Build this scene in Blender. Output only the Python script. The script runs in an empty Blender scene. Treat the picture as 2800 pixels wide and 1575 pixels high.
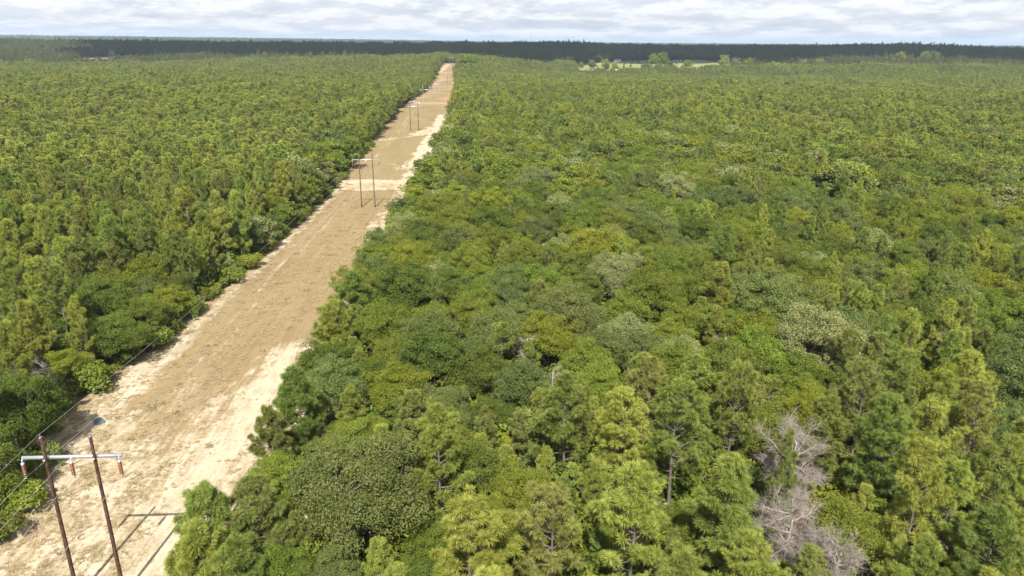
import bpy, math, random
import numpy as np
from mathutils import Vector, Matrix

R = math.radians
PI = math.pi
rng = np.random.default_rng(7)
random.seed(7)
sc = bpy.context.scene
COL = sc.collection

# ---------------------------------------------------------------- basics
def mesh_np(name, V, F3=None, F4=None, mats=(), mi3=None, mi4=None, attrs=None, smooth=False):
    """one mesh from numpy arrays of triangles and quads"""
    V = np.asarray(V, np.float32)
    F3 = np.zeros((0, 3), np.int32) if F3 is None else np.asarray(F3, np.int32)
    F4 = np.zeros((0, 4), np.int32) if F4 is None else np.asarray(F4, np.int32)
    me = bpy.data.meshes.new(name)
    me.vertices.add(len(V)); me.vertices.foreach_set('co', V.ravel())
    nl = F3.size + F4.size
    me.loops.add(nl)
    me.loops.foreach_set('vertex_index', np.concatenate([F3.ravel(), F4.ravel()]).astype(np.int32))
    n3, n4 = len(F3), len(F4)
    me.polygons.add(n3 + n4)
    st = np.concatenate([np.arange(n3) * 3, n3 * 3 + np.arange(n4) * 4]).astype(np.int32)
    me.polygons.foreach_set('loop_start', st)
    for m in mats: me.materials.append(m)
    if mi3 is not None or mi4 is not None:
        a = np.zeros(n3, np.int32) if mi3 is None else np.asarray(mi3, np.int32)
        b = np.zeros(n4, np.int32) if mi4 is None else np.asarray(mi4, np.int32)
        me.polygons.foreach_set('material_index', np.concatenate([a, b]).astype(np.int32))
    if smooth: me.polygons.foreach_set('use_smooth', np.ones(n3 + n4, bool))
    for k, v in (attrs or {}).items():
        at = me.attributes.new(k, 'FLOAT', 'POINT'); at.data.foreach_set('value', np.asarray(v, np.float32))
    me.update(calc_edges=True)
    return me

class MB:
    """collects pieces of geometry"""
    def __init__(s): s.V = []; s.F3 = []; s.F4 = []; s.m3 = []; s.m4 = []; s.a = []; s.n = 0
    def add(s, V, F3=None, F4=None, mi=0, a=0.5):
        V = np.asarray(V, float)
        if F3 is not None and len(F3): s.F3.append(np.asarray(F3) + s.n); s.m3.append(np.full(len(F3), mi))
        if F4 is not None and len(F4): s.F4.append(np.asarray(F4) + s.n); s.m4.append(np.full(len(F4), mi))
        s.V.append(V); s.a.append(np.broadcast_to(np.asarray(a, float), (len(V),)).copy()); s.n += len(V)
    def tube(s, P, r, k=6, mi=0, a=0.5, cap=True):
        P = np.asarray(P, float); n = len(P); r = np.broadcast_to(np.asarray(r, float), (n,))
        T = np.gradient(P, axis=0); T /= np.linalg.norm(T, axis=1, keepdims=True) + 1e-9
        up = np.tile([0., 0., 1.], (n, 1)); up[np.abs(T[:, 2]) > .9] = [1., 0., 0.]
        A = np.cross(T, up); A /= np.linalg.norm(A, axis=1, keepdims=True); B = np.cross(T, A)
        th = np.arange(k) * 2 * PI / k
        V = (P[:, None] + r[:, None, None] * (np.cos(th)[None, :, None] * A[:, None] + np.sin(th)[None, :, None] * B[:, None])).reshape(-1, 3)
        i = np.arange(n - 1)[:, None] * k; j = np.arange(k)[None]; j2 = (j + 1) % k
        F = np.stack([i + j, i + j2, i + k + j2, i + k + j], -1).reshape(-1, 4)
        F3 = None
        if cap:
            V = np.vstack([V, P[0], P[-1]]); c0, c1 = n * k, n * k + 1
            jj = np.arange(k)
            F3 = np.vstack([np.stack([np.full(k, c0), (jj + 1) % k, jj], -1),
                            np.stack([np.full(k, c1), (n - 1) * k + jj, (n - 1) * k + (jj + 1) % k], -1)])
        s.add(V, F3, F, mi, a)
    def box(s, c, d, mi=0, M=None):
        x, y, z = np.array(d) / 2
        V = np.array([[i * x, j * y, k * z] for i in (-1, 1) for j in (-1, 1) for k in (-1, 1)], float)
        if M is not None: V = V @ np.array(M).T
        F = [[0, 1, 3, 2], [4, 6, 7, 5], [0, 4, 5, 1], [2, 3, 7, 6], [0, 2, 6, 4], [1, 5, 7, 3]]
        s.add(V + np.array(c), None, F, mi)
    def lathe(s, c, prof, k=12, mi=0):
        th = np.arange(k) * 2 * PI / k
        V = np.array([[c[0] + r * math.cos(t), c[1] + r * math.sin(t), c[2] + z] for r, z in prof for t in th])
        n = len(prof); F = [[i * k + j, i * k + (j + 1) % k, (i + 1) * k + (j + 1) % k, (i + 1) * k + j] for i in range(n - 1) for j in range(k)]
        s.add(V, None, F, mi)
    def mesh(s, name, mats, smooth=False):
        return mesh_np(name, np.vstack(s.V), np.vstack(s.F3) if s.F3 else None, np.vstack(s.F4) if s.F4 else None, mats,
                       np.concatenate(s.m3) if s.m3 else None, np.concatenate(s.m4) if s.m4 else None, {'var': np.concatenate(s.a)}, smooth)

def link(name, me, parent=None):
    o = bpy.data.objects.new(name, me); COL.objects.link(o)
    if parent is not None: o.parent = parent
    return o
def tag(o, label=None, cat=None, group=None, kind=None):
    for k, v in (('label', label), ('category', cat), ('group', group), ('kind', kind)):
        if v: o[k] = v
    return o
def empty(name, loc, rz=0, s=1.0):
    o = bpy.data.objects.new(name, None); COL.objects.link(o)
    o.location = loc; o.rotation_euler = (0, 0, rz); o.scale = (s, s, s) if np.isscalar(s) else s
    o.empty_display_size = .5
    return o

# ---------------------------------------------------------------- materials
def mat(name):
    m = bpy.data.materials.new(name); m.use_nodes = True
    nt = m.node_tree; nt.nodes.clear()
    out = nt.nodes.new('ShaderNodeOutputMaterial')
    return m, nt, out
def N(nt, t, **kw):
    n = nt.nodes.new('ShaderNode' + t)
    for k, v in kw.items():
        if k.startswith('_'): setattr(n, k[1:], v)
        else: n.inputs[k.replace('__', ' ')].default_value = v
    return n
def mixc(nt, fac, a, b, bt='MIX'):
    n = nt.nodes.new('ShaderNodeMix'); n.data_type = 'RGBA'; n.blend_type = bt
    for i, v in ((0, fac), (6, a), (7, b)):
        if isinstance(v, (int, float)): n.inputs[i].default_value = v
        elif isinstance(v, tuple): n.inputs[i].default_value = (*v, 1)
        else: nt.links.new(v, n.inputs[i])
    return n.outputs[2]
def math_(nt, op, a, b=None, clamp=False):
    n = nt.nodes.new('ShaderNodeMath'); n.operation = op; n.use_clamp = clamp
    for i, v in enumerate((a, b)):
        if v is None: continue
        if isinstance(v, (int, float)): n.inputs[i].default_value = v
        else: nt.links.new(v, n.inputs[i])
    return n.outputs[0]
def ramp(nt, fac, stops):
    n = nt.nodes.new('ShaderNodeValToRGB'); e = n.color_ramp.elements
    while len(e) < len(stops): e.new(.5)
    for el, (p, c) in zip(e, stops): el.position = p; el.color = (*c, 1)
    nt.links.new(fac, n.inputs[0]); return n.outputs[0]
def maprange(nt, v, a, b, c=0., d=1.):
    n = nt.nodes.new('ShaderNodeMapRange'); nt.links.new(v, n.inputs[0])
    for i, x in enumerate((a, b, c, d)): n.inputs[i + 1].default_value = x
    return n.outputs[0]

def leaf_mat(name, dark, light, rough=.55, trans=.4, spec=.25):
    """foliage: colour varies from clump to clump (attribute) and a little from tree to tree"""
    m, nt, out = mat(name); L = nt.links.new
    at = N(nt, 'Attribute', _attribute_name='var'); oi = N(nt, 'ObjectInfo')
    c = mixc(nt, at.outputs['Fac'], dark, light)
    hs = N(nt, 'HueSaturation', Fac=1.0); L(c, hs.inputs['Color'])
    L(maprange(nt, oi.outputs['Random'], 0, 1, .485, .515), hs.inputs['Hue'])
    r2 = math_(nt, 'FRACT', math_(nt, 'MULTIPLY', oi.outputs['Random'], 17.3))
    L(maprange(nt, r2, 0, 1, .84, 1.16), hs.inputs['Value'])
    p = N(nt, 'BsdfPrincipled', Roughness=rough); p.inputs['Specular IOR Level'].default_value = spec
    L(hs.outputs[0], p.inputs['Base Color'])
    t = N(nt, 'BsdfTranslucent'); L(mixc(nt, 1.0, hs.outputs[0], (1.0, 1.0, .55), 'MULTIPLY'), t.inputs['Color'])
    mx = N(nt, 'MixShader', Fac=trans); L(p.outputs[0], mx.inputs[1]); L(t.outputs[0], mx.inputs[2]); L(mx.outputs[0], out.inputs[0])
    return m
def bark_mat(name, a, b, sc_=6.0):
    m, nt, out = mat(name); L = nt.links.new
    tc = N(nt, 'TexCoord'); mp = N(nt, 'Mapping'); mp.inputs['Scale'].default_value = (1, 1, .35); L(tc.outputs['Object'], mp.inputs[0])
    n = N(nt, 'TexNoise', Scale=sc_, Detail=5.0); L(mp.outputs[0], n.inputs['Vector'])
    p = N(nt, 'BsdfPrincipled', Roughness=.9); p.inputs['Specular IOR Level'].default_value = .15
    L(ramp(nt, n.outputs[0], [(.35, a), (.65, b)]), p.inputs['Base Color']); L(p.outputs[0], out.inputs[0])
    bp = N(nt, 'Bump', Strength=.5, Distance=.05); L(n.outputs[0], bp.inputs['Height']); L(bp.outputs[0], p.inputs['Normal'])
    return m
def plain_mat(name, a, b=None, rough=.6, metal=0., scale=8.):
    m, nt, out = mat(name); L = nt.links.new
    tc = N(nt, 'TexCoord'); n = N(nt, 'TexNoise', Scale=scale, Detail=4.0); L(tc.outputs['Object'], n.inputs['Vector'])
    p = N(nt, 'BsdfPrincipled', Roughness=rough, Metallic=metal)
    L(ramp(nt, n.outputs[0], [(.3, a), (.7, b or tuple(x * .8 for x in a))]), p.inputs['Base Color']); L(p.outputs[0], out.inputs[0])
    return m

G = 1.0
PT = [('yellow-green', leaf_mat('pine_yellow', (0.189, 0.225, 0.034), (0.380, 0.423, 0.096), trans=.4, spec=.2)),
      ('mid-green', leaf_mat('pine_green', (0.136, 0.181, 0.034), (0.282, 0.337, 0.078), trans=.4, spec=.2)),
      ('dull olive', leaf_mat('pine_olive', (0.161, 0.181, 0.043), (0.306, 0.333, 0.096), trans=.4, spec=.2))]
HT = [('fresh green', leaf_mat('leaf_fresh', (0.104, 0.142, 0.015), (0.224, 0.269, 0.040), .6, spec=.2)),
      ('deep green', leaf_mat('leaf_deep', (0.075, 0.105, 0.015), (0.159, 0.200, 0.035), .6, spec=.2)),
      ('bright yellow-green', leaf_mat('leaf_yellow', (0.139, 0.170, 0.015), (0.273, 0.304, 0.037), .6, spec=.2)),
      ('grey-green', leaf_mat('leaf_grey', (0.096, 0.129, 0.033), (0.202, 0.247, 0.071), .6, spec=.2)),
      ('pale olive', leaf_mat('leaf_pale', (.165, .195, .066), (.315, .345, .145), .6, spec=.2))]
BARK = bark_mat('pine_bark', (.085, .070, .060), (.175, .150, .132))
OBARK = bark_mat('oak_bark', (.11, .098, .084), (.25, .225, .20))
DEAD = bark_mat('dead_wood', (.225, .192, .172), (.40, .352, .318), 9)
POLE = bark_mat('creosote_wood', (.038, .021, .016), (.098, .055, .040), 7)
POLE2 = bark_mat('grey_wood', (.070, .050, .040), (.135, .105, .085), 7)
POLE3 = plain_mat('pale_steel_pole', (.40, .40, .385), (.30, .30, .285), .5, .2)
STEEL = plain_mat('galvanised_steel', (.55, .58, .62), (.42, .45, .49), .35, .55)
CERAM = plain_mat('brown_porcelain', (.18, .066, .024), (.13, .046, .016), .18)
WIRE = plain_mat('aluminium_wire', (.42, .41, .39), None, .45, .4)

# ---------------------------------------------------------------- terrain
def terrain(x, y):
    x = np.asarray(x, float); y = np.asarray(y, float)
    r = np.hypot(x, y); az = np.degrees(np.arctan2(x, y))
    base = np.interp(r, [0, 560, 650, 800, 965, 1100, 1280, 1400, 1650, 1900], [0, 0, -3, -7, -6.5, -1, 7, 8.5, 10, 14])
    leftp = np.interp(r, [0, 560, 700, 900, 1300, 1450, 1650, 1900], [0, 0, -1, -3, -5, -4, 5, 13])
    wl = np.interp(az, [-22, -12, -4.5, -2], [1, .6, .35, 0]); base = base * (1 - wl) + leftp * wl
    past = np.interp(r, [0, 500, 700, 900, 1100, 1270, 1340, 1600, 1900], [0, 0, -4, -10, -15, -18, -5, 4, 12])
    w = np.clip(np.interp(az, [2.5, 7, 24, 44], [0, 1, 1, .3]), 0, 1)
    near = base * (1 - w) + past * w
    ridge = np.interp(az, [-60, -31, -24, -15, -4, 1.5, 4, 7.4, 9.5, 12, 21.7, 26, 29.4, 32.9, 36, 40, 70], [26, 28, 27, 26, 24, 25, 28, 33, 32, 25, 24, 25, 31, 31, 25, 20, 18])
    far = np.interp(az, [-60, -31, -15, -4, 1.5, 12, 40, 70], [70, 66, 56, 44, 35, 27, 22, 22])
    z = np.where(r < 1900, near, 0)
    t = np.clip((r - 1900) / 400, 0, 1); z = np.where((r >= 1900) & (r < 2300), (1 - t) * near + t * ridge, z)
    t = np.clip((r - 2300) / 1200, 0, 1); z = np.where((r >= 2300) & (r < 3500), ridge * (1 - t) + 8 * t, z)
    t = np.clip((r - 3500) / 5000, 0, 1); z = np.where((r >= 3500), 8 * (1 - t) + far * t, z)
    far2 = np.clip((r - 8500) / 4000, 0, 1); z = np.where(r > 8500, far * (1 - far2) - 10 * far2, z)
    u = np.clip((r - 700) / 900, 0, 1)
    return z + u * 1.6 * (np.sin(x / 83. + 1.3) * np.sin(y / 117.) + np.sin(x / 210. + y / 160.))

XC = lambda y: np.interp(y, [-100, 51.5, 203, 387, 525, 650, 800, 965, 1280, 1400], [-36, -31.1, -25.5, -21.9, -20.8, -16.5, -14.3, -12.3, -6.3, -5])
XL = lambda y: np.interp(y, [-60, 40, 60, 72, 80, 87, 95, 115, 139, 181, 227, 265, 355, 475, 600, 800, 941, 1130, 1300, 1400], [-50, -43.5, -44.5, -46.0, -50, -52.0, -48.5, -47, -44.5, -41.8, -40.3, -40.8, -38.3, -38.3, -35.5, -31, -29, -25, -20, -17])
XR = lambda y: np.interp(y, [-60, 40, 50, 65, 81, 95, 123, 166, 214, 330, 475, 775, 1060, 1300, 1400], [-17, -17, -17.8, -17.6, -17.6, -18.2, -17.8, -15.8, -12.2, -4.8, -2.4, -1, -1.5, 3, 5])

# smooth pseudo-noise used for stand composition
def sn(x, y, s, seed):
    r_ = np.random.default_rng(seed); v = 0
    for k in range(5):
        a = r_.uniform(0, 2 * PI); f = r_.uniform(.6, 1.8) / s; v = v + np.sin(2 * PI * f * (x * math.cos(a) + y * math.sin(a)) + r_.uniform(0, 6.28))
    return v / 2.2

# ---------------------------------------------------------------- ground sheets
def polydist(X, Y, pts):
    d = np.full(X.shape, 1e9)
    for (x0, y0), (x1, y1) in zip(pts[:-1], pts[1:]):
        dx, dy = x1 - x0, y1 - y0; t = np.clip(((X - x0) * dx + (Y - y0) * dy) / (dx * dx + dy * dy), 0, 1)
        d = np.minimum(d, np.hypot(X - x0 - t * dx, Y - y0 - t * dy))
    return d

def build_ground():
    rr = np.concatenate([[0, 20, 40], np.geomspace(60, 13500, 80)])
    az = np.radians(np.concatenate([np.arange(-60, 70, 1.0), np.arange(70, 300, 10.0)]))
    A, B = np.meshgrid(az, rr); X = B * np.sin(A); Y = B * np.cos(A); Z = terrain(X, Y)
    Z[B > 13000] = -12
    V = np.stack([X, Y, Z], -1).reshape(-1, 3); n = len(az); m = len(rr)
    i = np.arange(m - 1)[:, None] * n; j = np.arange(n)[None]; j2 = (j + 1) % n
    F = np.stack([i + j, i + j2, i + n + j2, i + n + j], -1).reshape(-1, 4)[:, ::-1]
    mt, nt, out = mat('forest_floor'); L = nt.links.new
    tc = N(nt, 'TexCoord')
    n1 = N(nt, 'TexNoise', Scale=.09, Detail=6.0); L(tc.outputs['Object'], n1.inputs['Vector'])
    n2 = N(nt, 'TexNoise', Scale=1.7, Detail=6.0); L(tc.outputs['Object'], n2.inputs['Vector'])
    c = mixc(nt, n2.outputs[0], (.085, .050, .030), (.20, .135, .085))
    c = mixc(nt, maprange(nt, n1.outputs[0], .45, .62), c, (.075, .085, .028))
    p = N(nt, 'BsdfPrincipled', Roughness=.95); L(c, p.inputs['Base Color']); L(p.outputs[0], out.inputs[0])
    tag(link('ground', mesh_np('ground', V, None, F, [mt], smooth=True)), kind='structure')

def build_strip():
    ys = np.concatenate([np.arange(20, 260, .8), np.arange(260, 620, 2.0), np.arange(620, 1345, 6.0)])
    nt_ = 60; t = np.linspace(0, 1, nt_)
    xl, xr = XL(ys) - 7, XR(ys) + 7
    X = xl[:, None] * (1 - t) + xr[:, None] * t; Y = np.repeat(ys[:, None], nt_, 1)
    lift = np.interp(Y, [0, 560, 700, 1350], [.02, .02, .5, .9])
    Z = terrain(X, Y) + lift
    wob = .9 * sn(X, Y, 9, 3) + .6 * sn(X, Y, 3.5, 4)
    sand = np.zeros_like(X); org = np.zeros_like(X); grn = np.zeros_like(X)
    def soft(d, w, f): return np.clip(1 - (d + wob * f - w) / (1.4), 0, 1)
    fr = (X - XL(ys)[:, None]) / (XR(ys) - XL(ys))[:, None]
    # broad pale sand: near part, right hand sand tongue, sandy verge along the left edge
    sand = np.maximum(sand, .74 * np.clip((94 + 6 * wob - Y) / 26, 0, 1))
    sand = np.maximum(sand, .50 * np.clip((104 + 5 * wob - Y) / 22, 0, 1) * np.clip((fr - .35) / .3, 0, 1))
    sand = np.maximum(sand, soft(polydist(X, Y, [(-25.5, 103), (-26.8, 92), (-27.8, 82), (-28.5, 70), (-28, 58), (-27, 40)]), 2.3, 1.3))
    sand = np.maximum(sand, .62 * soft(polydist(X, Y, [(-21, 98), (-22, 86), (-24, 66)]), 2.4, 1.2))
    sand = np.maximum(sand, np.interp(Y, [90, 130], [.95, .62]) * soft(polydist(X, Y, [(-44, 70), (-46, 88), (-45, 99), (-44.2, 117), (-42.2, 149), (-39.4, 189), (-38.2, 226)]), .8 + .7 * (Y < 110), .8))
    sand = np.maximum(sand, .9 * soft(polydist(X, Y, [(-16.5, 238), (-17, 226), (-18.4, 200), (-19, 186), (-20, 170)]), 1.5, .9))
    sand = np.maximum(sand, .62 * soft(polydist(X, Y, [(-16, 205), (-18, 170)]), 4.0, 1.2))
    sand = np.maximum(sand, 1.35 * soft(polydist(X, Y, [(-17, 233), (-15.2, 247), (-14.2, 287), (-13.6, 329), (-10.8, 375), (-9.2, 402), (-8.6, 440), (-8, 475)]), 2.9, .7))
    sand = np.maximum(sand, .8 * soft(polydist(X, Y, [(-20, 372), (-9, 408)]), 3.5, 2.0))
    sand = np.maximum(sand, .75 * soft(polydist(X, Y, [(-37, 349), (-13, 377)]), .5, .6))
    sand = np.maximum(sand, .6 * soft(polydist(X, Y, [(-22, 268), (-15, 288)]), 1.5, 1.2))
    sand = np.maximum(sand, .5 * np.clip(sn(X, Y, 14, 11) - 1.0, 0, 1) * (Y > 240) * (Y < 520))
    for dx in (-.9, .9):
        sand = np.maximum(sand, .62 * np.clip(1 - np.abs(X - (XC(Y) + 9.5 + dx + .8 * np.sin(Y / 23.))) / .55, 0, 1) * (Y < 232))
        sand = np.maximum(sand, .45 * np.clip(1 - np.abs(X - (XC(Y) - 8.5 + dx + .7 * np.sin(Y / 31.))) / .5, 0, 1) * (Y < 520))
    rd = polydist(X, Y, [(-60, 241), (-39.5, 238.5), (-28, 236.5), (-17, 236), (0, 240)])
    sand = np.maximum(sand, soft(rd, 8.5, .8))
    org = np.maximum(org, .7 * soft(polydist(X, Y, [(-34, 235), (-24, 234), (-17, 235), (0, 240)]), 2.8, .6))
    org = np.maximum(org, .70 * np.clip(1 - np.abs(Y - 578 - 4 * wob) / 22, 0, 1) ** .5)
    org = np.maximum(org, .45 * np.clip((Y - 600) / 40, 0, 1) * np.clip(.5 + .6 * sn(X * 3, Y, 90, 8), 0, 1))
    sand = np.maximum(sand, .8 * soft(polydist(X, Y, [(-24, 1120), (-19, 1180), (-17, 1215), (-10, 1290)]), 3, 1))
    grn = np.clip(.42 * np.clip((Y - 240) / 40, 0, 1) * (Y < 540) + .55 * np.clip(sn(X * 2, Y, 70, 21), 0, 1) * (Y > 600), 0, 1)
    grn = np.maximum(grn, .55 * soft(polydist(X, Y, [(-21, 205), (-19, 222)]), 2.2, .8))
    V = np.stack([X, Y, Z], -1).reshape(-1, 3); m = len(ys)
    i = np.arange(m - 1)[:, None] * nt_; j = np.arange(nt_ - 1)[None]
    F = np.stack([i + j, i + j + 1, i + nt_ + j + 1, i + nt_ + j], -1).reshape(-1, 4)
    mt, nt, out = mat('dry_grass_and_sand'); L = nt.links.new
    tc = N(nt, 'TexCoord')
    def noise(scale, detail=6., stretch=(1, 1, 1), rot=-.05, rough=.6):
        mp = N(nt, 'Mapping'); mp.inputs['Scale'].default_value = stretch; mp.inputs['Rotation'].default_value = (0, 0, rot)
        L(tc.outputs['Object'], mp.inputs[0]); n = N(nt, 'TexNoise', Scale=scale, Detail=detail, Roughness=rough); L(mp.outputs[0], n.inputs['Vector']); return n.outputs[0]
    nf = noise(2.6, 8., rough=.7); nm = noise(.55, 6., (1, .45, 1)); nb = noise(.11, 4., (1, .35, 1)); ns = noise(1.6, 5., (1, .10, 1)); nw = noise(.9, 3., (1, .03, 1))
    grass = ramp(nt, nb, [(.3, (.178, .130, .066)), (.55, (.226, .172, .092)), (.75, (.205, .168, .082))])
    grass = mixc(nt, maprange(nt, ns, .35, .7, 0., .45), grass, (.255, .190, .105))
    grass = mixc(nt, maprange(nt, nw, .42, .62, 0., .5), grass, (.275, .205, .118)); grass = mixc(nt, maprange(nt, nf, .40, .62, .25, 0.), grass, (.12, .085, .042))
    a = N(nt, 'Attribute', _attribute_name='green'); grass = mixc(nt, math_(nt, 'MULTIPLY', a.outputs['Fac'], maprange(nt, nm, .3, .65)), grass, (.175, .160, .066))
    sandc = ramp(nt, nm, [(.3, (.345, .283, .195)), (.6, (.440, .382, .286)), (.8, (.490, .440, .350))])
    sandc = mixc(nt, maprange(nt, nf, .36, .6, .35, 0.), sandc, (.27, .20, .125))
    o_ = N(nt, 'Attribute', _attribute_name='orange'); 
    s_ = N(nt, 'Attribute', _attribute_name='sand')
    br = math_(nt, 'ADD', math_(nt, 'MULTIPLY', math_(nt, 'SUBTRACT', nf, .5), 1.5), math_(nt, 'MULTIPLY', math_(nt, 'SUBTRACT', nm, .5), 1.3))
    br = math_(nt, 'ADD', br, math_(nt, 'MULTIPLY', math_(nt, 'SUBTRACT', ns, .5), 1.5)); br = math_(nt, 'ADD', br, math_(nt, 'MULTIPLY', math_(nt, 'SUBTRACT', nw, .5), 1.2))
    sm = math_(nt, 'ADD', s_.outputs['Fac'], math_(nt, 'MULTIPLY', br, maprange(nt, s_.outputs['Fac'], 0., .35)))
    c = mixc(nt, maprange(nt, sm, .15, .95), grass, sandc)
    c = mixc(nt, math_(nt, 'MULTIPLY', o_.outputs['Fac'], maprange(nt, nm, .25, .6, .5, 1.)), c, (.40, .27, .155))
    p = N(nt, 'BsdfPrincipled', Roughness=.95); p.inputs['Specular IOR Level'].default_value = .1
    L(c, p.inputs['Base Color']); L(p.outputs[0], out.inputs[0])
    bp = N(nt, 'Bump', Strength=.6, Distance=.12); L(nf, bp.inputs['Height']); L(bp.outputs[0], p.inputs['Normal'])
    tag(link('cleared_ground', mesh_np('cleared_ground', V, None, F, [mt], attrs={'sand': sand.ravel(), 'orange': org.ravel(), 'green': grn.ravel()}, smooth=True)), kind='structure')
    return

def field(name, outline, cols, lift=.8):
    pts = np.array(outline, float); c = pts.mean(0); n = len(pts); rings = 14
    V = [[c[0], c[1], 0]]
    th = []
    for k in range(1, rings + 1):
        for q in range(n * 5):
            i = q // 5; f = (q % 5) / 5; p_ = pts[i] * (1 - f) + pts[(i + 1) % n] * f
            V.append([*(c + (p_ - c) * k / rings), 0])
    V = np.array(V); V[:, 2] = terrain(V[:, 0], V[:, 1]) + lift
    M = n * 5
    F3 = [[0, 1 + q, 1 + (q + 1) % M] for q in range(M)]
    F4 = [[1 + k * M + q, 1 + (k + 1) * M + q, 1 + (k + 1) * M + (q + 1) % M, 1 + k * M + (q + 1) % M] for k in range(rings - 1) for q in range(M)]
    mt, nt, out = mat(name + '_grass'); L = nt.links.new
    tc = N(nt, 'TexCoord'); n1 = N(nt, 'TexNoise', Scale=.03, Detail=6.); L(tc.outputs['Object'], n1.inputs['Vector'])
    p = N(nt, 'BsdfPrincipled', Roughness=.9); L(ramp(nt, n1.outputs[0], [(.35, cols[0]), (.65, cols[1])]), p.inputs['Base Color']); L(p.outputs[0], out.inputs[0])
    tag(link(name, mesh_np(name, V, F3, F4, [mt], smooth=True)), kind='structure')
    return pts

# ---------------------------------------------------------------- tree meshes
def pine_geo(seed, H, Rc, cb, n_need, need_w, tuft_r, dens, trunk_k=7, open_=1.0):
    r = np.random.default_rng(seed); tr = MB(); cr = MB()
    bend = r.uniform(-.35, .35, 2)
    tz = np.linspace(0, 1, 9); P = np.stack([bend[0] * np.sin(tz * 2.6) * H / 14, bend[1] * np.sin(tz * 2.1) * H / 14, tz * H * .985], -1)
    r0 = .012 * H + .02
    tr.tube(P, r0 * (1 - tz * .88), trunk_k)
    axis = lambda z: np.array([np.interp(z, P[:, 2], P[:, 0]), np.interp(z, P[:, 2], P[:, 1]), z])
    z = cb * H; tuft = []; lop = r.uniform(0, 6.28)
    step = .78 / dens
    while z < H * .97:
        t = (z - cb * H) / (H - cb * H)
        prof = (1 - t ** 1.7) ** .8 * (.62 + .38 * min(1, t / .22)) + .05
        k = r.integers(3, 5)
        az0 = r.uniform(0, 6.28)
        for b in range(k):
            az = az0 + b * 2 * PI / k + r.uniform(-.5, .5)
            Lb = Rc * prof * r.uniform(.55, 1.15) * (1 + .18 * math.cos(az - lop))
            if r.random() < .10: continue
            el = r.uniform(.05, .35) + t * .75 - (.15 if t < .15 else 0)
            s = np.linspace(0, 1, 5)
            d = np.array([math.cos(az), math.sin(az)])
            rad = Lb * s * math.cos(el); zz = z + Lb * (s * math.sin(el) + .22 * s ** 2)
            a0 = axis(z); B = np.stack([a0[0] + d[0] * rad, a0[1] + d[1] * rad, zz], -1)
            B[1:-1] += r.normal(0, .05, (3, 3))
            tr.tube(B, (.020 + .018 * Lb) * (1 - s * .8) , 4, cap=False)
            nt_ = max(2, int(Lb * 2.5 * dens * open_ * 1.12))
            for q in range(nt_):
                sq = r.uniform(.42, 1.0) if q else 1.0
                base = np.array([np.interp(sq, s, B[:, i]) for i in range(3)])
                side = r.uniform(-1, 1) * (.30 + .28 * Lb * (1.05 - sq))
                e = base + np.array([-d[1] * side, d[0] * side, r.uniform(.05, .35)]) + r.normal(0, .10, 3)
                if abs(side) > .25 and n_need > 20: tr.tube([base, (base + e) / 2 + [0, 0, -.03], e], .014, 3, cap=False)
                dr = np.array([d[0] * .8 - d[1] * np.sign(side) * .5, d[1] * .8 + d[0] * np.sign(side) * .5, .7])
                tuft.append((e, dr / np.linalg.norm(dr), r.uniform(.75, 1.2) * tuft_r))
        z += step * r.uniform(.7, 1.3)
    tuft.append((axis(H * .985) + [0, 0, .1], np.array([0, 0, 1.]), tuft_r))
    C = np.array([t_[0] for t_ in tuft]); D = np.array([t_[1] for t_ in tuft]); S = np.array([t_[2] for t_ in tuft]); n = len(C)
    V_ = r.normal(0, 1, (n, n_need, 3)); V_ /= np.linalg.norm(V_, axis=2, keepdims=True)
    V_ = V_ + D[:, None] * .55; V_ /= np.linalg.norm(V_, axis=2, keepdims=True)
    ln = S[:, None] * r.uniform(.75, 1.1, (n, n_need))
    sd = np.cross(V_, r.normal(0, 1, (n, n_need, 3))); sd /= np.linalg.norm(sd, axis=2, keepdims=True)
    base = C[:, None] + V_ * (.06 * ln)[..., None]; tip = C[:, None] + V_ * ln[..., None]; tip[..., 2] -= .05 * ln
    w = need_w
    a = base - sd * w * .35; b = base + sd * w * .35
    mid = C[:, None] + V_ * (.62 * ln)[..., None]
    c = mid + sd * w * .5; e = mid - sd * w * .5
    VV = np.stack([a, b, c, tip, e], 2).reshape(-1, 3)
    o = np.arange(n * n_need)[:, None] * 5
    var = np.repeat(np.clip(r.normal(.5, .24, n), 0, 1), n_need * 5)
    cr.add(VV, np.hstack([o + 4, o + 2, o + 3]), np.hstack([o, o + 1, o + 2, o + 4]), 0, var)
    return tr, cr

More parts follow.
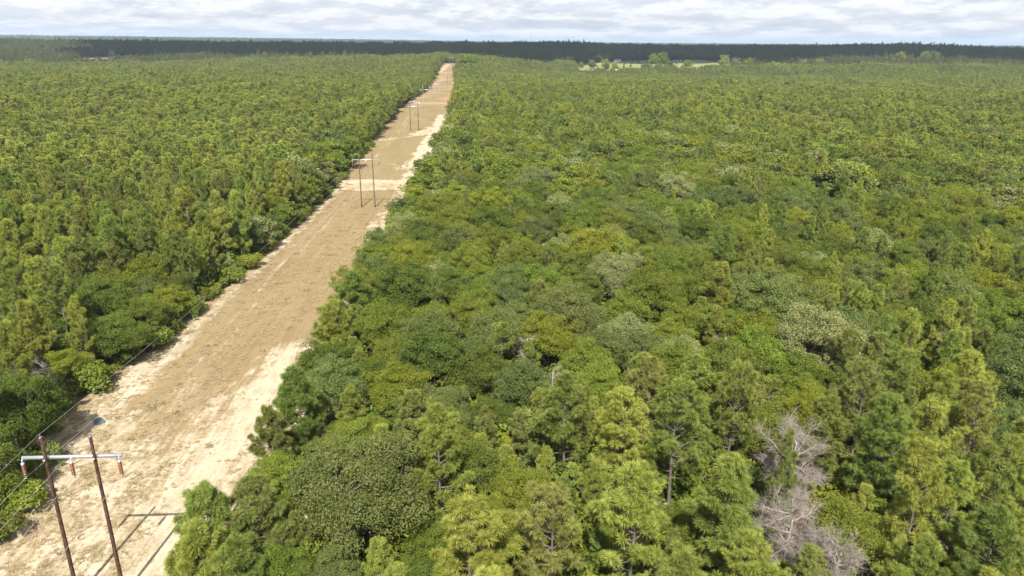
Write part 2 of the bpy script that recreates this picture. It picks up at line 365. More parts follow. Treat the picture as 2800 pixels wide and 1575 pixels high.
def hard_geo(seed, H, Rc, n_clump, n_leaf, leaf, clump_r=1.0, trunk=True, zc=None, flat=.78):
    r = np.random.default_rng(seed); tr = MB(); cr = MB()
    Hc = min(H * .93, Rc * 2 * flat + 1.0); cz = H - Hc * .52 if zc is None else zc
    az = r.uniform(0, 2 * PI, n_clump); u = r.uniform(-.55, 1, n_clump)
    ph = r.uniform(0, 6.28, 6)
    lump = 1 + .17 * np.sin(3 * az + ph[0]) + .15 * np.sin(5 * az + ph[1] + 3 * u) + .12 * np.sin(2 * az + 5 * u + ph[2])
    rho = r.uniform(.60, .98, n_clump) * lump; rho[: n_clump // 5] *= .6
    q = np.sqrt(np.clip(1 - u * u, 0, 1))
    C = np.stack([Rc * rho * q * np.cos(az), Rc * rho * q * np.sin(az), cz + Hc * .5 * rho * u - .25], -1)
    cs = clump_r * r.uniform(.5, 1.4, n_clump)
    if trunk:
        fork = np.array([r.uniform(-.2, .2), r.uniform(-.2, .2), max(.8, cz - Hc * .42)])
        tr.tube([[0, 0, 0], fork * [.5, .5, .5], fork], [.03 * H ** .9 * .7, .022 * H ** .9 * .75, .018 * H ** .9 * .75], 7)
        lim = []
        for k in range(7):
            a = k * .9 + r.uniform(-.3, .3); e = np.array([math.cos(a) * Rc * .5, math.sin(a) * Rc * .5, cz + r.uniform(-.3, .08) * Hc])
            m_ = fork * .5 + e * .5 + np.array([math.cos(a), math.sin(a), -.5]) * .25
            tr.tube([fork, m_, e], [.09, .06, .035], 5, cap=False); lim.append(e)
        lim = np.array(lim)
        for i in range(n_clump):
            if i % 2: continue
            j = np.argmin(np.linalg.norm(lim - C[i], axis=1)); mid = (lim[j] + C[i]) / 2 + r.normal(0, .15, 3)
            tr.tube([lim[j], mid, C[i]], [.035, .025, .012], 3, cap=False)
    n = n_clump
    D = r.normal(0, 1, (n, n_leaf, 3)); D[..., 2] += .35; D /= np.linalg.norm(D, axis=2, keepdims=True)
    rad = cs[:, None] * r.uniform(.45, 1.0, (n, n_leaf)) ** .5 * (1 + .25 * np.sin(4 * D[..., 0] + ph[3]) * np.sin(4 * D[..., 1] + np.arange(n)[:, None]))
    pos = C[:, None] + D * rad[..., None] * np.array([1.1, 1.1, .72])
    nr = D * .55 + r.normal(0, .55, (n, n_leaf, 3)) + np.array([0, 0, .45]); nr /= np.linalg.norm(nr, axis=2, keepdims=True)
    tg = np.cross(nr, r.normal(0, 1, (n, n_leaf, 3))); tg /= np.linalg.norm(tg, axis=2, keepdims=True); bt = np.cross(nr, tg)
    ls = leaf * (r.uniform(.55, 1.25, (n, n_leaf)) * r.uniform(.8, 1.3, (n, 1)))[..., None]
    V = np.stack([pos - tg * ls * .62, pos + bt * ls * .34 - nr * ls * .06, pos + tg * ls * .62, pos - bt * ls * .34 - nr * ls * .06], 2).reshape(-1, 3)
    o = np.arange(n * n_leaf)[:, None] * 4
    var = (np.clip(r.normal(.5, .17, n), 0, 1)[:, None] + r.normal(0, .16, (n, n_leaf))).clip(0, 1)
    cr.add(V, None, np.hstack([o, o + 1, o + 2, o + 3]), 0, np.repeat(var.ravel(), 4))
    return tr, cr

def bare_geo(seed, H, Rc, n1=13, n2=9, n3=9):
    """leafless crown: trunk forks into limbs, limbs into branches, branches into fine twigs"""
    r = np.random.default_rng(seed); tr = MB(); tw = MB()
    tz = np.linspace(0, 1, 6); top = np.array([r.uniform(-.5, .5), r.uniform(-.5, .5), H * .72])
    T = np.stack([top[0] * tz ** 1.5, top[1] * tz ** 1.5, top[2] * tz], -1); tr.tube(T, .19 * (1 - .7 * tz), 7)
    def grow(p, d, L, rad, n, mb, k, wob=.12, rise=.12):
        s = np.linspace(0, 1, n); w = r.normal(0, wob, (n, 3)).cumsum(0) * L * .4; w[0] = 0
        P = p + d * (s * L)[:, None] + w * s[:, None] + np.array([0, 0, rise * L]) * (s ** 2)[:, None]
        mb.tube(P, rad * (1 - .78 * s), k, cap=False); return P
    for i in range(n1):
        t = r.uniform(.22, 1.0); p = np.array([np.interp(t, tz, T[:, q]) for q in range(3)])
        a = i * 2.4 + r.uniform(-.4, .4); el = r.uniform(-.05, 1.2) * (.55 + .5 * t); d = np.array([math.cos(a) * math.cos(el), math.sin(a) * math.cos(el), math.sin(el)])
        c0 = np.array([0, 0, H * .60]); q_ = p - c0; q_ = q_ / np.array([Rc, Rc, H * .40]); dd = d / np.array([Rc, Rc, H * .40])
        A_ = dd @ dd; B_ = 2 * q_ @ dd; C_ = q_ @ q_ - 1; L = (-B_ + math.sqrt(max(.05, B_ * B_ - 4 * A_ * C_))) / (2 * A_) * r.uniform(.62, .9)
        P = grow(p, d, L, .062, 7, tr, 5, .13)
        for j in range(n2):
            u = r.uniform(.2, 1.0); q = np.array([np.interp(u, np.linspace(0, 1, 7), P[:, c]) for c in range(3)])
            d2 = d + r.normal(0, .7, 3); d2 /= np.linalg.norm(d2)
            P2 = grow(q, d2, L * r.uniform(.18, .42), .020, 5, tw, 3, .2)
            for m_ in range(n3):
                u2 = r.uniform(.15, 1.0); q2 = np.array([np.interp(u2, np.linspace(0, 1, 5), P2[:, c]) for c in range(3)])
                d3 = d2 + r.normal(0, .8, 3); d3 /= np.linalg.norm(d3)
                grow(q2, d3, r.uniform(.35, .95), .0085, 4, tw, 3, .25)
    return tr, tw

def joined(name, geo, mats):
    tr, cr = geo; m = MB()
    for b, mi in ((cr, 0), (tr, 1)):
        if not b.V: continue
        m.add(np.vstack(b.V), np.vstack(b.F3) if b.F3 else None, np.vstack(b.F4) if b.F4 else None, mi, np.concatenate(b.a))
    return m.mesh(name, mats)

# individual (near) variants: nominal size H, R
NP = []
for k, (H, Rr, cb, dn, op) in enumerate([(14, 2.7, .20, 1.15, 1.1), (14, 3.2, .26, 1.0, 1.0), (14, 3.5, .22, 1.05, 1.05), (14, 2.9, .42, 1.0, 1.0), (14, 3.3, .34, .9, .85), (14, 2.5, .30, 1.1, 1.0), (10, 3.2, .10, 1.25, 1.35), (10.5, 2.8, .14, 1.25, 1.3)]):
    g = pine_geo(100 + k, H, Rr, cb, 110, .034, .60, dn, open_=op)
    NP.append((g[0].mesh('pine_trunk', [BARK], True), g[1].mesh('pine_crown', [PT[0][1]]), H, Rr))
NH = []
for k, (H, Rr, nc, fl) in enumerate([(10, 3.6, 130, .80), (10, 3.2, 110, .95), (10, 4.2, 165, .72), (10, 2.8, 95, 1.1), (10, 4.8, 210, .70)]):
    g = hard_geo(200 + k, H, Rr, nc, 340, .148, .88, flat=fl)
    NH.append((g[0].mesh('oak_trunk', [OBARK], True), g[1].mesh('oak_crown', [HT[0][1]]), H, Rr))
NS = []
for k, (H, Rr, nc) in enumerate([(3.0, 1.9, 40), (2.4, 1.5, 30), (3.6, 2.0, 44)]):
    g = hard_geo(300 + k, H, Rr, nc, 120, .20, .62, flat=.85)
    NS.append((g[0].mesh('shrub_stems', [OBARK], True), g[1].mesh('shrub_leaves', [HT[0][1]]), H, Rr))

counts = {}
def set_mat(o, m): o.material_slots[0].link = 'OBJECT'; o.material_slots[0].material = m
def place(kind, var, x, y, h, tone, w=1.0, rz=None):
    lib, tones, nm, tn, cn = {'pine': (NP, PT, 'pine_tree', 'trunk', 'crown'), 'oak': (NH, HT, 'broadleaf_tree', 'trunk', 'crown'), 'shrub': (NS, HT, 'shrub', 'stems', 'foliage')}[kind]
    tm, cm, H, Rr = lib[var % len(lib)]
    s = h / H
    o = empty(nm, (x, y, float(terrain(x, y)) - .05), random.uniform(0, 6.28) if rz is None else rz, (s * w, s * w, s))
    t = link(tn, tm, o); c = link(cn, cm, o); set_mat(c, tones[tone][1])
    o['_k'] = kind; o['_tone'] = tone; o['_r'] = Rr * s * w; o['_h'] = h
    del o['_k'], o['_tone'], o['_r'], o['_h']
    return o, Rr * s * w

# ---------------------------------------------------------------- camera
CAM_H, F_, PITCH, YAW, ROLL = 45.0, 1943.0, 19.08, 4.5, .35
cd = bpy.data.cameras.new('camera'); cam = bpy.data.objects.new('camera', cd); COL.objects.link(cam); sc.camera = cam
cd.sensor_width = 36; cd.lens = F_ / 2800 * 36; cd.clip_start = .5; cd.clip_end = 40000
p_, y_, r_ = R(PITCH), R(YAW), R(ROLL)
fwd = Vector((math.sin(y_) * math.cos(p_), math.cos(y_) * math.cos(p_), -math.sin(p_)))
ri = Vector((math.cos(y_), -math.sin(y_), 0)); up = ri.cross(fwd)
right = math.cos(r_) * ri + math.sin(r_) * up; upv = -math.sin(r_) * ri + math.cos(r_) * up
Mx = Matrix((right, upv, -fwd)).transposed().to_4x4(); Mx.translation = (0, 0, CAM_H); cam.matrix_world = Mx
def project(P):
    d = np.asarray(P, float) - np.array([0, 0, CAM_H]); zz = d @ np.array(fwd)
    return 1400 + F_ * (d @ np.array(right)) / zz, 787.5 - F_ * (d @ np.array(upv)) / zz, zz

build_ground(); build_strip()
past = field('pasture', [(225, 1325), (300, 1318), (380, 1320), (470, 1330), (520, 1380), (560, 1500), (545, 1640), (430, 1655), (330, 1640), (262, 1560), (235, 1430)], [(.14, .17, .045), (.215, .225, .078)])
field('far_field', [(-800, 1480), (-680, 1490), (-640, 1560), (-600, 1720), (-690, 1760), (-760, 1640)], [(.27, .20, .11), (.20, .16, .08)])

# ---------------------------------------------------------------- named near trees (true positions, read off the photograph)
TREES = []   # dict(kind, obj, x, y, h, r, tone, label)
def T(kind, x, y, h, w, var, tone, label=None):
    lib = {'pine': NP, 'oak': NH, 'shrub': NS}[kind]; H, Rr = lib[var % len(lib)][2:4]
    wr = w / (Rr * h / H) * (1.15 if kind == 'pine' and label else 1.0)
    o, rr = place(kind, var, x, y, h, tone, wr)
    TREES.append(dict(kind=kind, o=o, x=x, y=y, h=h, r=w, tone=tone, label=label))
Y_, M_, O_ = 0, 1, 2
T('pine', -2.2, 56.9, 14.3, 2.9, 2, Y_, 'slim yellow-green pine standing alone against dark oaks right of the big grey-green oak')
T('pine', .6, 43.9, 13.5, 3.7, 2, Y_, 'broad bright pine at the bottom of the photo below the slim yellow-green pine')
T('pine', 10.8, 64.3, 13.5, 3.0, 1, M_, 'tall mid-green pine rising from oaks, leftmost of the big central pine cluster')
T('pine', 15.0, 59.6, 14, 3.2, 1, Y_, 'yellow-green pine second from left in the big central pine cluster')
T('pine', 20.3, 58.1, 15, 3.4, 4, M_, 'tall open pine with its pale trunk showing, middle of the central pine cluster')
T('pine', 20.4, 68.4, 13, 3.0, 2, O_, 'rounded dull pine behind and left of the pine with the pale trunk')
T('pine', 25.8, 68.2, 13, 3.2, 2, Y_, 'rounded yellow-green pine behind and right of the pine with the pale trunk')
T('pine', 13.4, 46.7, 14, 3.4, 2, Y_, 'broad bright pine in front of the central pine cluster near the bottom edge')
T('pine', 21.4, 47.6, 13.5, 2.9, 0, M_, 'pine just left of the lower bare grey tree')
T('pine', 28.7, 63.4, 14, 2.7, 3, O_, 'dull pine with bare lower trunk above and left of the upper bare grey tree')
T('pine', 6.8, 46.0, 12.5, 2.9, 4, O_, 'dull pine between the two broad bright pines at the bottom edge')
T('pine', -21.9, 51.6, 9.8, 3.0, 6, M_, 'low pine leaning out over the sand at the bottom left')
T('pine', -18.2, 53.4, 9.4, 2.8, 7, O_, 'small pine just right of the low pine leaning out over the sand')
T('pine', -17.9, 71.6, 11.0, 2.7, 7, M_, 'thin pine with visible trunk at the right edge of the sand tongue')
T('pine', -18.0, 93.4, 10.5, 3.3, 6, Y_, 'spreading pine overhanging the cleared strip, lower of two')
T('pine', -17.0, 109.0, 10, 3.2, 7, M_, 'spreading pine overhanging the cleared strip, upper of two')
T('pine', -19.6, 66.8, 9, 2.2, 6, O_, 'small dull pine below the thin pine at the sand edge')
T('pine', 20.7, 41.0, 11.5, 2.8, 2, Y_, 'pine cut by the bottom edge left of the lower bare grey tree')
T('pine', 15.6, 39.6, 11.5, 2.8, 1, M_, 'mid-green pine cut by the bottom edge below the central pine cluster')
T('pine', -4.6, 43.2, 8.5, 1.6, 5, Y_, 'small pine top poking up at the bottom edge beside the grey-green oak')
T('pine', 1.6, 38.6, 11.5, 2.2, 0, Y_, 'bright pine top cut by the bottom edge in front of the broad bright pine')
T('pine', 39.2, 55.9, 14.5, 3.0, 1, M_, 'big full pine with dark trunk right of the upper bare grey tree')
T('pine', 44.2, 56.2, 13.5, 2.7, 3, Y_, 'tall pine next to the right of the big full pine')
T('pine', 50.9, 58.5, 13.5, 2.9, 4, O_, 'pale dull pine with forked grey trunk near the right edge')
T('pine', 37.0, 46.9, 15, 2.3, 3, Y_, 'tall pine with long bare leaning trunk at the lower right')
T('pine', 35.2, 50.2, 8.5, 1.3, 5, Y_, 'small round young pine tucked left of the long bare leaning trunk')
T('pine', 34.9, 41.6, 10, 1.9, 0, Y_, 'young yellow pine at the bottom edge right of the long bare trunk')
T('pine', 41.8, 43.9, 11, 2.5, 1, M_, 'pine at the bottom right corner with drooping lower branches')
T('pine', 47.1, 49.8, 13.0, 2.6, 4, M_, 'open pine touching the right edge of the photo, lower corner')
T('pine', 27.4, 61.8, 15, 2.3, 4, M_, 'tall thin pine right behind the upper bare grey tree')
T('pine', 29.0, 53.6, 12.2, 1.15, 5, O_, 'small olive pine growing up through the upper bare grey tree')
T('pine', 41.5, 48.4, 12, 2.5, 2, Y_, 'pine behind the pine at the bottom right corner')
T('pine', 36.0, 60.2, 12.0, 2.4, 5, M_, 'pine close behind and left of the big full pine')
T('pine', 42.9, 65.1, 13, 2.6, 4, O_, 'pine behind the big full pine with a grey stem showing')
T('pine', 56.1, 67.9, 13, 2.7, 1, Y_, 'full pine at the right edge above the forked grey trunk')
T('pine', 50.7, 70.5, 12, 2.6, 3, M_, 'pine left of the full pine at the right edge')
T('pine', -20.6, 47.6, 9.2, 2.8, 7, Y_, 'yellow-green pine at the bottom edge just below the low pine leaning over the sand')
T('pine', -17.2, 46.2, 8.6, 2.5, 6, M_, 'mid-green low pine at the bottom edge, second below the low leaning pine')
FR, DP, YG, GR, PA = 0, 1, 2, 3, 4
T('oak', -8.6, 55.0, 12.3, 5.7, 4, GR, 'huge rounded grey-green oak at the bottom between the sand and the slim pine')
T('oak', 47.8, 83.5, 12.8, 5.6, 4, PA, 'big pale olive oak standing out in the dark woods on the right')
T('oak', 15.9, 97.8, 11.5, 5.2, 4, GR, 'broad domed grey-green oak in the middle of the right woods')
T('oak', 27.4, 114.3, 11.5, 4.8, 4, PA, 'pale domed oak above and right of the broad grey-green oak')
T('oak', -17.6, 86.8, 8, 3.2, 1, DP, 'dark oak at the corner of the woods right of the sand tongue')
T('oak', -7.4, 76.7, 9, 3.4, 0, YG, 'bright yellow-green oak above the huge grey-green oak')
T('oak', -50.2, 74.5, 10.5, 4.8, 4, DP, 'large deep-green oak at the left edge shading the sand beyond the near poles')
T('oak', -48.8, 65.0, 9, 3.8, 0, DP, 'deep-green oak at the left edge behind the near poles')
T('oak', -48.4, 56.5, 7.5, 3.2, 1, FR, 'green oak at the far left edge below the steel crossarm')
T('oak', 33.2, 49.0, 8.0, 3.0, 0, FR, 'fresh green oak right of the lower bare grey tree')
T('oak', -19.6, 88.0, 7, 2.2, 3, FR, 'small fresh green oak at the sand edge beside the dark corner oak')
T('oak', -18.0, 61.5, 7, 2.6, 1, FR, 'fresh green oak between the low sand-edge pines and the grey-green oak')
T('oak', -15.0, 48.5, 6.5, 2.4, 0, FR, 'small bright oak left of the huge grey-green oak at the bottom')
T('oak', .7, 61.2, 8.0, 3.0, 0, DP, 'dark oak behind the slim yellow-green pine')
T('oak', 5.3, 57.0, 7.5, 3.0, 2, FR, 'oak with pale stems right of the slim yellow-green pine')
T('oak', 39.7, 68.5, 9.0, 3.0, 0, YG, 'yellow-green oak above the big full pine')
T('oak', 33.0, 66.5, 8.0, 4.0, 2, FR, 'wide fresh green oak above the upper bare grey tree')
T('oak', 16.5, 83.4, 8.5, 3.2, 0, FR, 'green oak below the broad domed grey-green oak')
T('oak', -52.5, 90.5, 6.5, 2.2, 1, YG, 'small vivid yellow-green oak at the left woods edge above the blue sheet')

# leafless trees
BARE = []
def bare(x, y, h, rr, seed, label, n=(13, 9, 9)):
    tr, tw = bare_geo(seed, h, rr, *n)
    o = empty('bare_tree', (x, y, float(terrain(x, y)) - .05))
    if n[0] > 9: link('trunk', tr.mesh('bare_trunk', [DEAD], True), o); link('twigs', tw.mesh('bare_twigs', [DEAD]), o)
    else:       # small in the picture: trunk and twigs in one mesh
        m = MB()
        for q in (tr, tw): m.add(np.vstack(q.V), np.vstack(q.F3) if q.F3 else None, np.vstack(q.F4), 0, np.concatenate(q.a))
        link('branches', m.mesh('bare_branches', [DEAD]), o)
    tag(o, label, 'tree', 'bare trees'); BARE.append((x, y, rr)); return o
bare(31.2, 56.4, 13.0, 3.5, 41, 'large bare grey tree with a dense fan of twigs, upper of two at lower right', (26, 17, 15))
bare(27.6, 48.6, 10.6, 2.9, 42, 'bare grey tree with tangled thin branches, below the larger bare one', (24, 16, 14))
bare(30.0, 45.2, 9.0, 2.7, 43, 'low bare grey tree spreading right beside the lower tangled one', (22, 15, 13))
bare(9.4, 88.2, 10.2, 1.7, 44, 'slim pale dead tree standing among green oaks in the middle', (10, 7, 7))
bare(11.5, 80.4, 8.4, 1.3, 45, 'tiny brownish dead crown just below the slim pale dead tree', (9, 6, 6))
bare(-53.0, 86.5, 9.0, 1.8, 46, 'grey half-dead tree at the left edge above the deep-green oak', (9, 7, 7))

bare(47.9, 373.9, 11.0, 2.6, 51, 'pale snag far up the right woods, level with the braced frame', (8, 6, 5))
bare(104.1, 373.0, 11.0, 2.4, 52, 'faint pale snag in the upper right woods, beyond the orange-leaved tree', (8, 6, 5))
bare(190.7, 251.8, 11.5, 2.2, 53, 'grey snag high in the woods near the right edge', (8, 6, 5))
bare(36.6, 87.3, 9.8, 1.7, 54, 'small grey half-bare tree just left of the big pale olive oak', (9, 6, 6))
bare(15.0, 189.5, 11.0, 2.2, 55, 'pale bare treetop in the upper centre woods right of the dirt road crossing', (8, 6, 5))
# ---------------------------------------------------------------- fill the woods
def inside_wood(x, y, ml=0.0, mr=0.0):
    return (x < XL(y) - ml) | (x > XR(y) + mr)
def pine_prob(x, y):
    r = np.hypot(x, y); n = sn(x, y, 70, 5); n2 = sn(x, y, 28, 6)
    left = x < XC(y)
    pl = .62 + .18 * n + .14 * n2
    pl = np.where((left) & (XL(y) - x < 11) & (y < 420), pl - .42, pl)
    w = np.interp(r, [60, 80, 250, 420, 700], [.32, .03, .05, .40, .86]) + (.22 * n + .14 * n2) * np.interp(r, [80, 260, 400], [.25, .5, 1])
    w = np.where((x > 46) & (r < 115), w + .34, w)
    w = np.where((x > 120) & (r < 420), w + .15, w)
    return np.clip(np.where(left, pl, w), 0.02, .97)

occ = [(t['x'], t['y'], t['r']) for t in TREES] + BARE
near = []
OX = np.array([o[0] for o in occ]); OY = np.array([o[1] for o in occ]); OR = np.array([o[2] for o in occ])
cand = []
for y0 in np.arange(60, 215, 4.6): cand.append((float(XR(y0)) + rng.uniform(1.0, 2.4), float(y0 + rng.uniform(-1, 1))))
for y0 in np.arange(50, 215, 4.4): cand.append((float(XL(y0)) - rng.uniform(1.2, 3.0), float(y0 + rng.uniform(-1, 1))))
rmax = 215
for _ in range(26000):
    r0 = math.sqrt(rng.uniform(26 ** 2, rmax ** 2)); a = R(rng.uniform(-37, 46)); cand.append((r0 * math.sin(a), r0 * math.cos(a)))
for x, y in cand:
    if not inside_wood(x, y, 1.0, .8): continue
    kind = 'pine' if rng.random() < pine_prob(x, y) + (.12 if 0 < x - XR(y) < 4 else 0) else 'oak'
    left = x < XC(y); r = math.hypot(x, y)
    if kind == 'pine': h = rng.uniform(10.5, 15.0) + (1.0 if left else -1.0); w = rng.uniform(2.1, 3.1) * (h / 14)
    elif left: h = rng.uniform(6.5, 11.0); w = h * rng.uniform(.32, .44)
    else:
        big = rng.random(); h = rng.uniform(7.5, 11.0) + (2.0 if big > .7 else 0); w = h * (rng.uniform(.34, .44) + (.06 if big > .7 else 0))
    if kind == 'pine' and not left and 75 < r < 300 and x < 40: h *= .82
    if r < 75 and not left: h *= .66; w *= .80
    if x > XR(y) and x - XR(y) < 5: h *= .88
    if x < XL(y) and XL(y) - x < 5 and kind == 'oak': h *= .8
    d = np.hypot(OX - x, OY - y)
    if np.any(d < (OR + w) * (.66 if left else .77)): continue
    OX = np.append(OX, x); OY = np.append(OY, y); OR = np.append(OR, w)
    near.append((kind, x, y, h, w))
# the 300 that show largest of each kind stand as trees of their own
def score(t):
    u, v, z = project((t[1], t[2], t[3] * .8)); inn = (-60 < u < 2860) and (v < 1640)
    return (0 if inn else 1, z / t[3])
extra = {'pine': [], 'oak': []}
for kind in ('pine', 'oak'):
    L_ = sorted([t for t in near if t[0] == kind], key=score)
    n0 = sum(1 for t in TREES if t['kind'] == kind); room = 298 - n0
    vis = [t for t in L_ if score(t)[0] == 0]
    for t in vis[:room]:
        _, x, y, h, w = t
        if kind == 'pine': tone = int(rng.choice(3, p=[.42, .33, .25]))
        else:
            tone = int(rng.choice(5, p=[.40, .22, .13, .20, .05]))
        v = int(rng.integers(0, 6))
        if kind == 'oak':       # the crown shape that needs the least stretching, so domes stay round
            v = min(range(5), key=lambda q: abs(NH[q][3] / NH[q][2] - w / h) + .05 * rng.random())
        T(kind, x, y, h, w, v, tone)
    extra[kind] = vis[room:]

# shrubs along both edges of the cleared strip
nsh = 0
for side, ys in ((-1, np.arange(58, 330, 3.9)), (1, np.arange(52, 240, 8.5))):
    for y0 in ys:
        y = y0 + rng.uniform(-2, 2); x = (XL(y) - rng.uniform(-.6, 1.6)) if side < 0 else (XR(y) + rng.uniform(-1.0, 1.0))
        h = rng.uniform(1.5, 4.4); tone = int(rng.choice(5, p=[.40, .36, .12, .12, 0]))
        T('shrub', float(x), float(y), h, h * rng.uniform(.5, .7), int(rng.integers(0, 3)), tone)

# ---------------------------------------------------------------- labels that single each tree out
LM = []   # landmarks: (u, v, words)
for t in TREES:
    if t['label']:
        u, v, z = project((t['x'], t['y'], t['h'] * .75)); t['uv'] = (u, v)
SHORT = [('slim yellow-green pine', -2.2, 56.9, 10), ('huge grey-green oak', -8.6, 55, 8), ('big pale olive oak', 47.8, 83.5, 9), ('broad domed grey-green oak', 15.9, 97.8, 8), ('pale domed oak', 27.4, 114.3, 8),
         ('upper bare grey tree', 31.2, 56.8, 8), ('lower bare grey tree', 27.4, 48.6, 7), ('slim pale dead tree', 9.4, 88.2, 7), ('blue sheet', -44.9, 81.6, 0), ('near pole frame', -31, 51.5, 11),
         ('second pole frame', -25.5, 203, 8), ('pine with long bare trunk', 37, 46.9, 10), ('dark corner oak', -17.6, 86.8, 6), ('left-edge deep-green oak', -50.2, 74.5, 7), ('thin sand-edge pine', -17.8, 71.6, 8),
         ('tall pale-trunk pine', 20.3, 58.1, 11), ('upper overhanging pine', -16.7, 109, 7), ('photo\'s lower right corner', 44, 40, 2), ('photo\'s lower left corner', -44, 50, 0), ('dirt road crossing', -25, 236, 0)]
for wds, x, y, z in SHORT:
    u, v, _ = project((x, y, z)); LM.append((u, v, wds))
for q, wds in (((60, 640), "photo's left edge mid-height"), ((2740, 700), "photo's right edge mid-height"), ((1400, 540), "photo's centre, upper woods"), ((2100, 470), 'far right woods'), ((420, 520), 'far left woods'), ((2600, 480), "photo's upper right woods"), ((640, 640), 'left woods edge')):
    LM.append((*q, wds))
DIRS = ['right of', 'up and right of', 'straight above', 'up and left of', 'left of', 'down and left of', 'straight below', 'down and right of']
ORD = ['nearest', 'second', 'third', 'fourth', 'fifth', 'sixth', 'seventh', 'eighth', 'ninth', 'tenth', 'eleventh', 'twelfth', 'thirteenth', 'fourteenth', 'fifteenth']
CATN = {'pine': ('pine', 'pine trees in the woods'), 'oak': ('broadleaf tree', 'broadleaf trees in the woods'), 'shrub': ('shrub', 'shrubs along the cleared strip')}
TN = {'pine': [t[0] for t in PT], 'oak': [t[0] for t in HT], 'shrub': [t[0] for t in HT]}
def sect(u, v, l): return int(round(math.atan2(-(v - l[1]), u - l[0]) / (PI / 4))) % 8
slots = {}
for t in TREES:
    if t['label']: continue
    u, v, z = project((t['x'], t['y'], t['h'] * .75))
    j = min(range(len(LM)), key=lambda i: math.hypot(u - LM[i][0], 1.5 * (v - LM[i][1])))
    slots.setdefault((t['kind'], t['tone'], j, sect(u, v, LM[j])), []).append((math.hypot(u - LM[j][0], v - LM[j][1]), t))
for (kind, tone, j, s), L_ in slots.items():
    L_.sort(key=lambda q: q[0])
    noun = {'pine': 'pine', 'oak': 'broadleaf crown', 'shrub': 'shrub'}[kind]
    for i, (_, t) in enumerate(L_):
        o_ = ORD[min(i, 14)] if len(L_) > 1 else ''
        t['label'] = f"{TN[kind][tone]} {noun}{', ' + o_ + ' such' if o_ else ' just'} {DIRS[s]} the {LM[j][2]}"
for t in TREES:
    tag(t['o'], t['label'], 'shrub' if t['kind'] == 'shrub' else 'tree', CATN[t['kind']][1])

# ---------------------------------------------------------------- the rest of the woods: too many to count
PROTO = {}
def proto_col(key, objs):
    c = bpy.data.collections.new(key)
    for i, me in enumerate(objs):
        o = bpy.data.objects.new(f'{key}_{i:02d}', me); c.objects.link(o)
    PROTO[key] = (c, len(objs))
fp = [pine_geo(400 + k, 14, Rr, cb, 24, .10, .66, .85, 5) for k, (Rr, cb) in enumerate([(2.8, .25), (3.2, .32), (2.6, .36), (3.5, .28), (2.4, .22)])]
proto_col('pine_copy', [joined('pine_copy', g, [t[1], BARK]) for g in fp for t in PT])
fh = [hard_geo(500 + k, 10, Rr, nc, 80, .36, 1.05, flat=fl) for k, (Rr, nc, fl) in enumerate([(3.7, 75, .8), (3.2, 62, .95), (4.3, 92, .72), (3.9, 80, .88), (3.0, 50, 1.1)])]
proto_col('broadleaf_copy', [joined('broadleaf_copy', g, [t[1], OBARK]) for g in fh for t in HT])
DW = [leaf_mat('distant_leaf', (.080, .105, .024), (.165, .190, .050)), leaf_mat('distant_needles', (.100, .112, .030), (.200, .205, .060))]
dp = [pine_geo(600 + k, 16, 3.6, .3, 9, .24, .9, .6, 4) for k in range(2)] + [hard_geo(620 + k, 12, 5., 60, 24, .85, 1.5, flat=.8) for k in range(2)]
proto_col('distant_copy', [joined('distant_copy', g, [m, BARK]) for g in dp for m in DW])
sp = [hard_geo(640 + k, 2.2, 1.5, 22, 60, .26, .55, flat=.8) for k in range(2)]
proto_col('bush_copy', [joined('bush_copy', g, [m[1], OBARK]) for g in sp for m in HT[:4]])

def scatter(name, label, cat, pts, rot, scl, idx, colkey):
    me = bpy.data.meshes.new(name); n = len(pts)
    me.vertices.add(n); me.vertices.foreach_set('co', np.asarray(pts, np.float32).ravel())
    a = me.attributes.new('rz', 'FLOAT', 'POINT'); a.data.foreach_set('value', np.asarray(rot, np.float32))
    a = me.attributes.new('sv', 'FLOAT_VECTOR', 'POINT'); a.data.foreach_set('vector', np.asarray(scl, np.float32).ravel())
    a = me.attributes.new('ix', 'INT', 'POINT'); a.data.foreach_set('value', np.asarray(idx, np.int32))
    o = link(name, me); tag(o, label, cat, kind='stuff')
    ng = bpy.data.node_groups.new(name, 'GeometryNodeTree')
    ng.interface.new_socket('Geometry', in_out='INPUT', socket_type='NodeSocketGeometry'); ng.interface.new_socket('Geometry', in_out='OUTPUT', socket_type='NodeSocketGeometry')
    nn = ng.nodes; L = ng.links.new
    gi = nn.new('NodeGroupInput'); go = nn.new('NodeGroupOutput'); iop = nn.new('GeometryNodeInstanceOnPoints'); ci = nn.new('GeometryNodeCollectionInfo')
    ci.inputs['Collection'].default_value = PROTO[colkey][0]; ci.inputs['Separate Children'].default_value = True; ci.inputs['Reset Children'].default_value = True
    iop.inputs['Pick Instance'].default_value = True
    def na(nm, dt):
        q = nn.new('GeometryNodeInputNamedAttribute'); q.data_type = dt; q.inputs[0].default_value = nm; return next(s for s in q.outputs if s.enabled and s.name == 'Attribute')
    cx = nn.new('ShaderNodeCombineXYZ'); L(na('rz', 'FLOAT'), cx.inputs[2])
    L(gi.outputs[0], iop.inputs['Points']); L(ci.outputs[0], iop.inputs['Instance']); L(na('ix', 'INT'), iop.inputs['Instance Index'])
    L(cx.outputs[0], iop.inputs['Rotation']); L(na('sv', 'FLOAT_VECTOR'), iop.inputs['Scale']); L(iop.outputs[0], go.inputs[0])
    md = o.modifiers.new('scatter', 'NODES'); md.node_group = ng
    return o

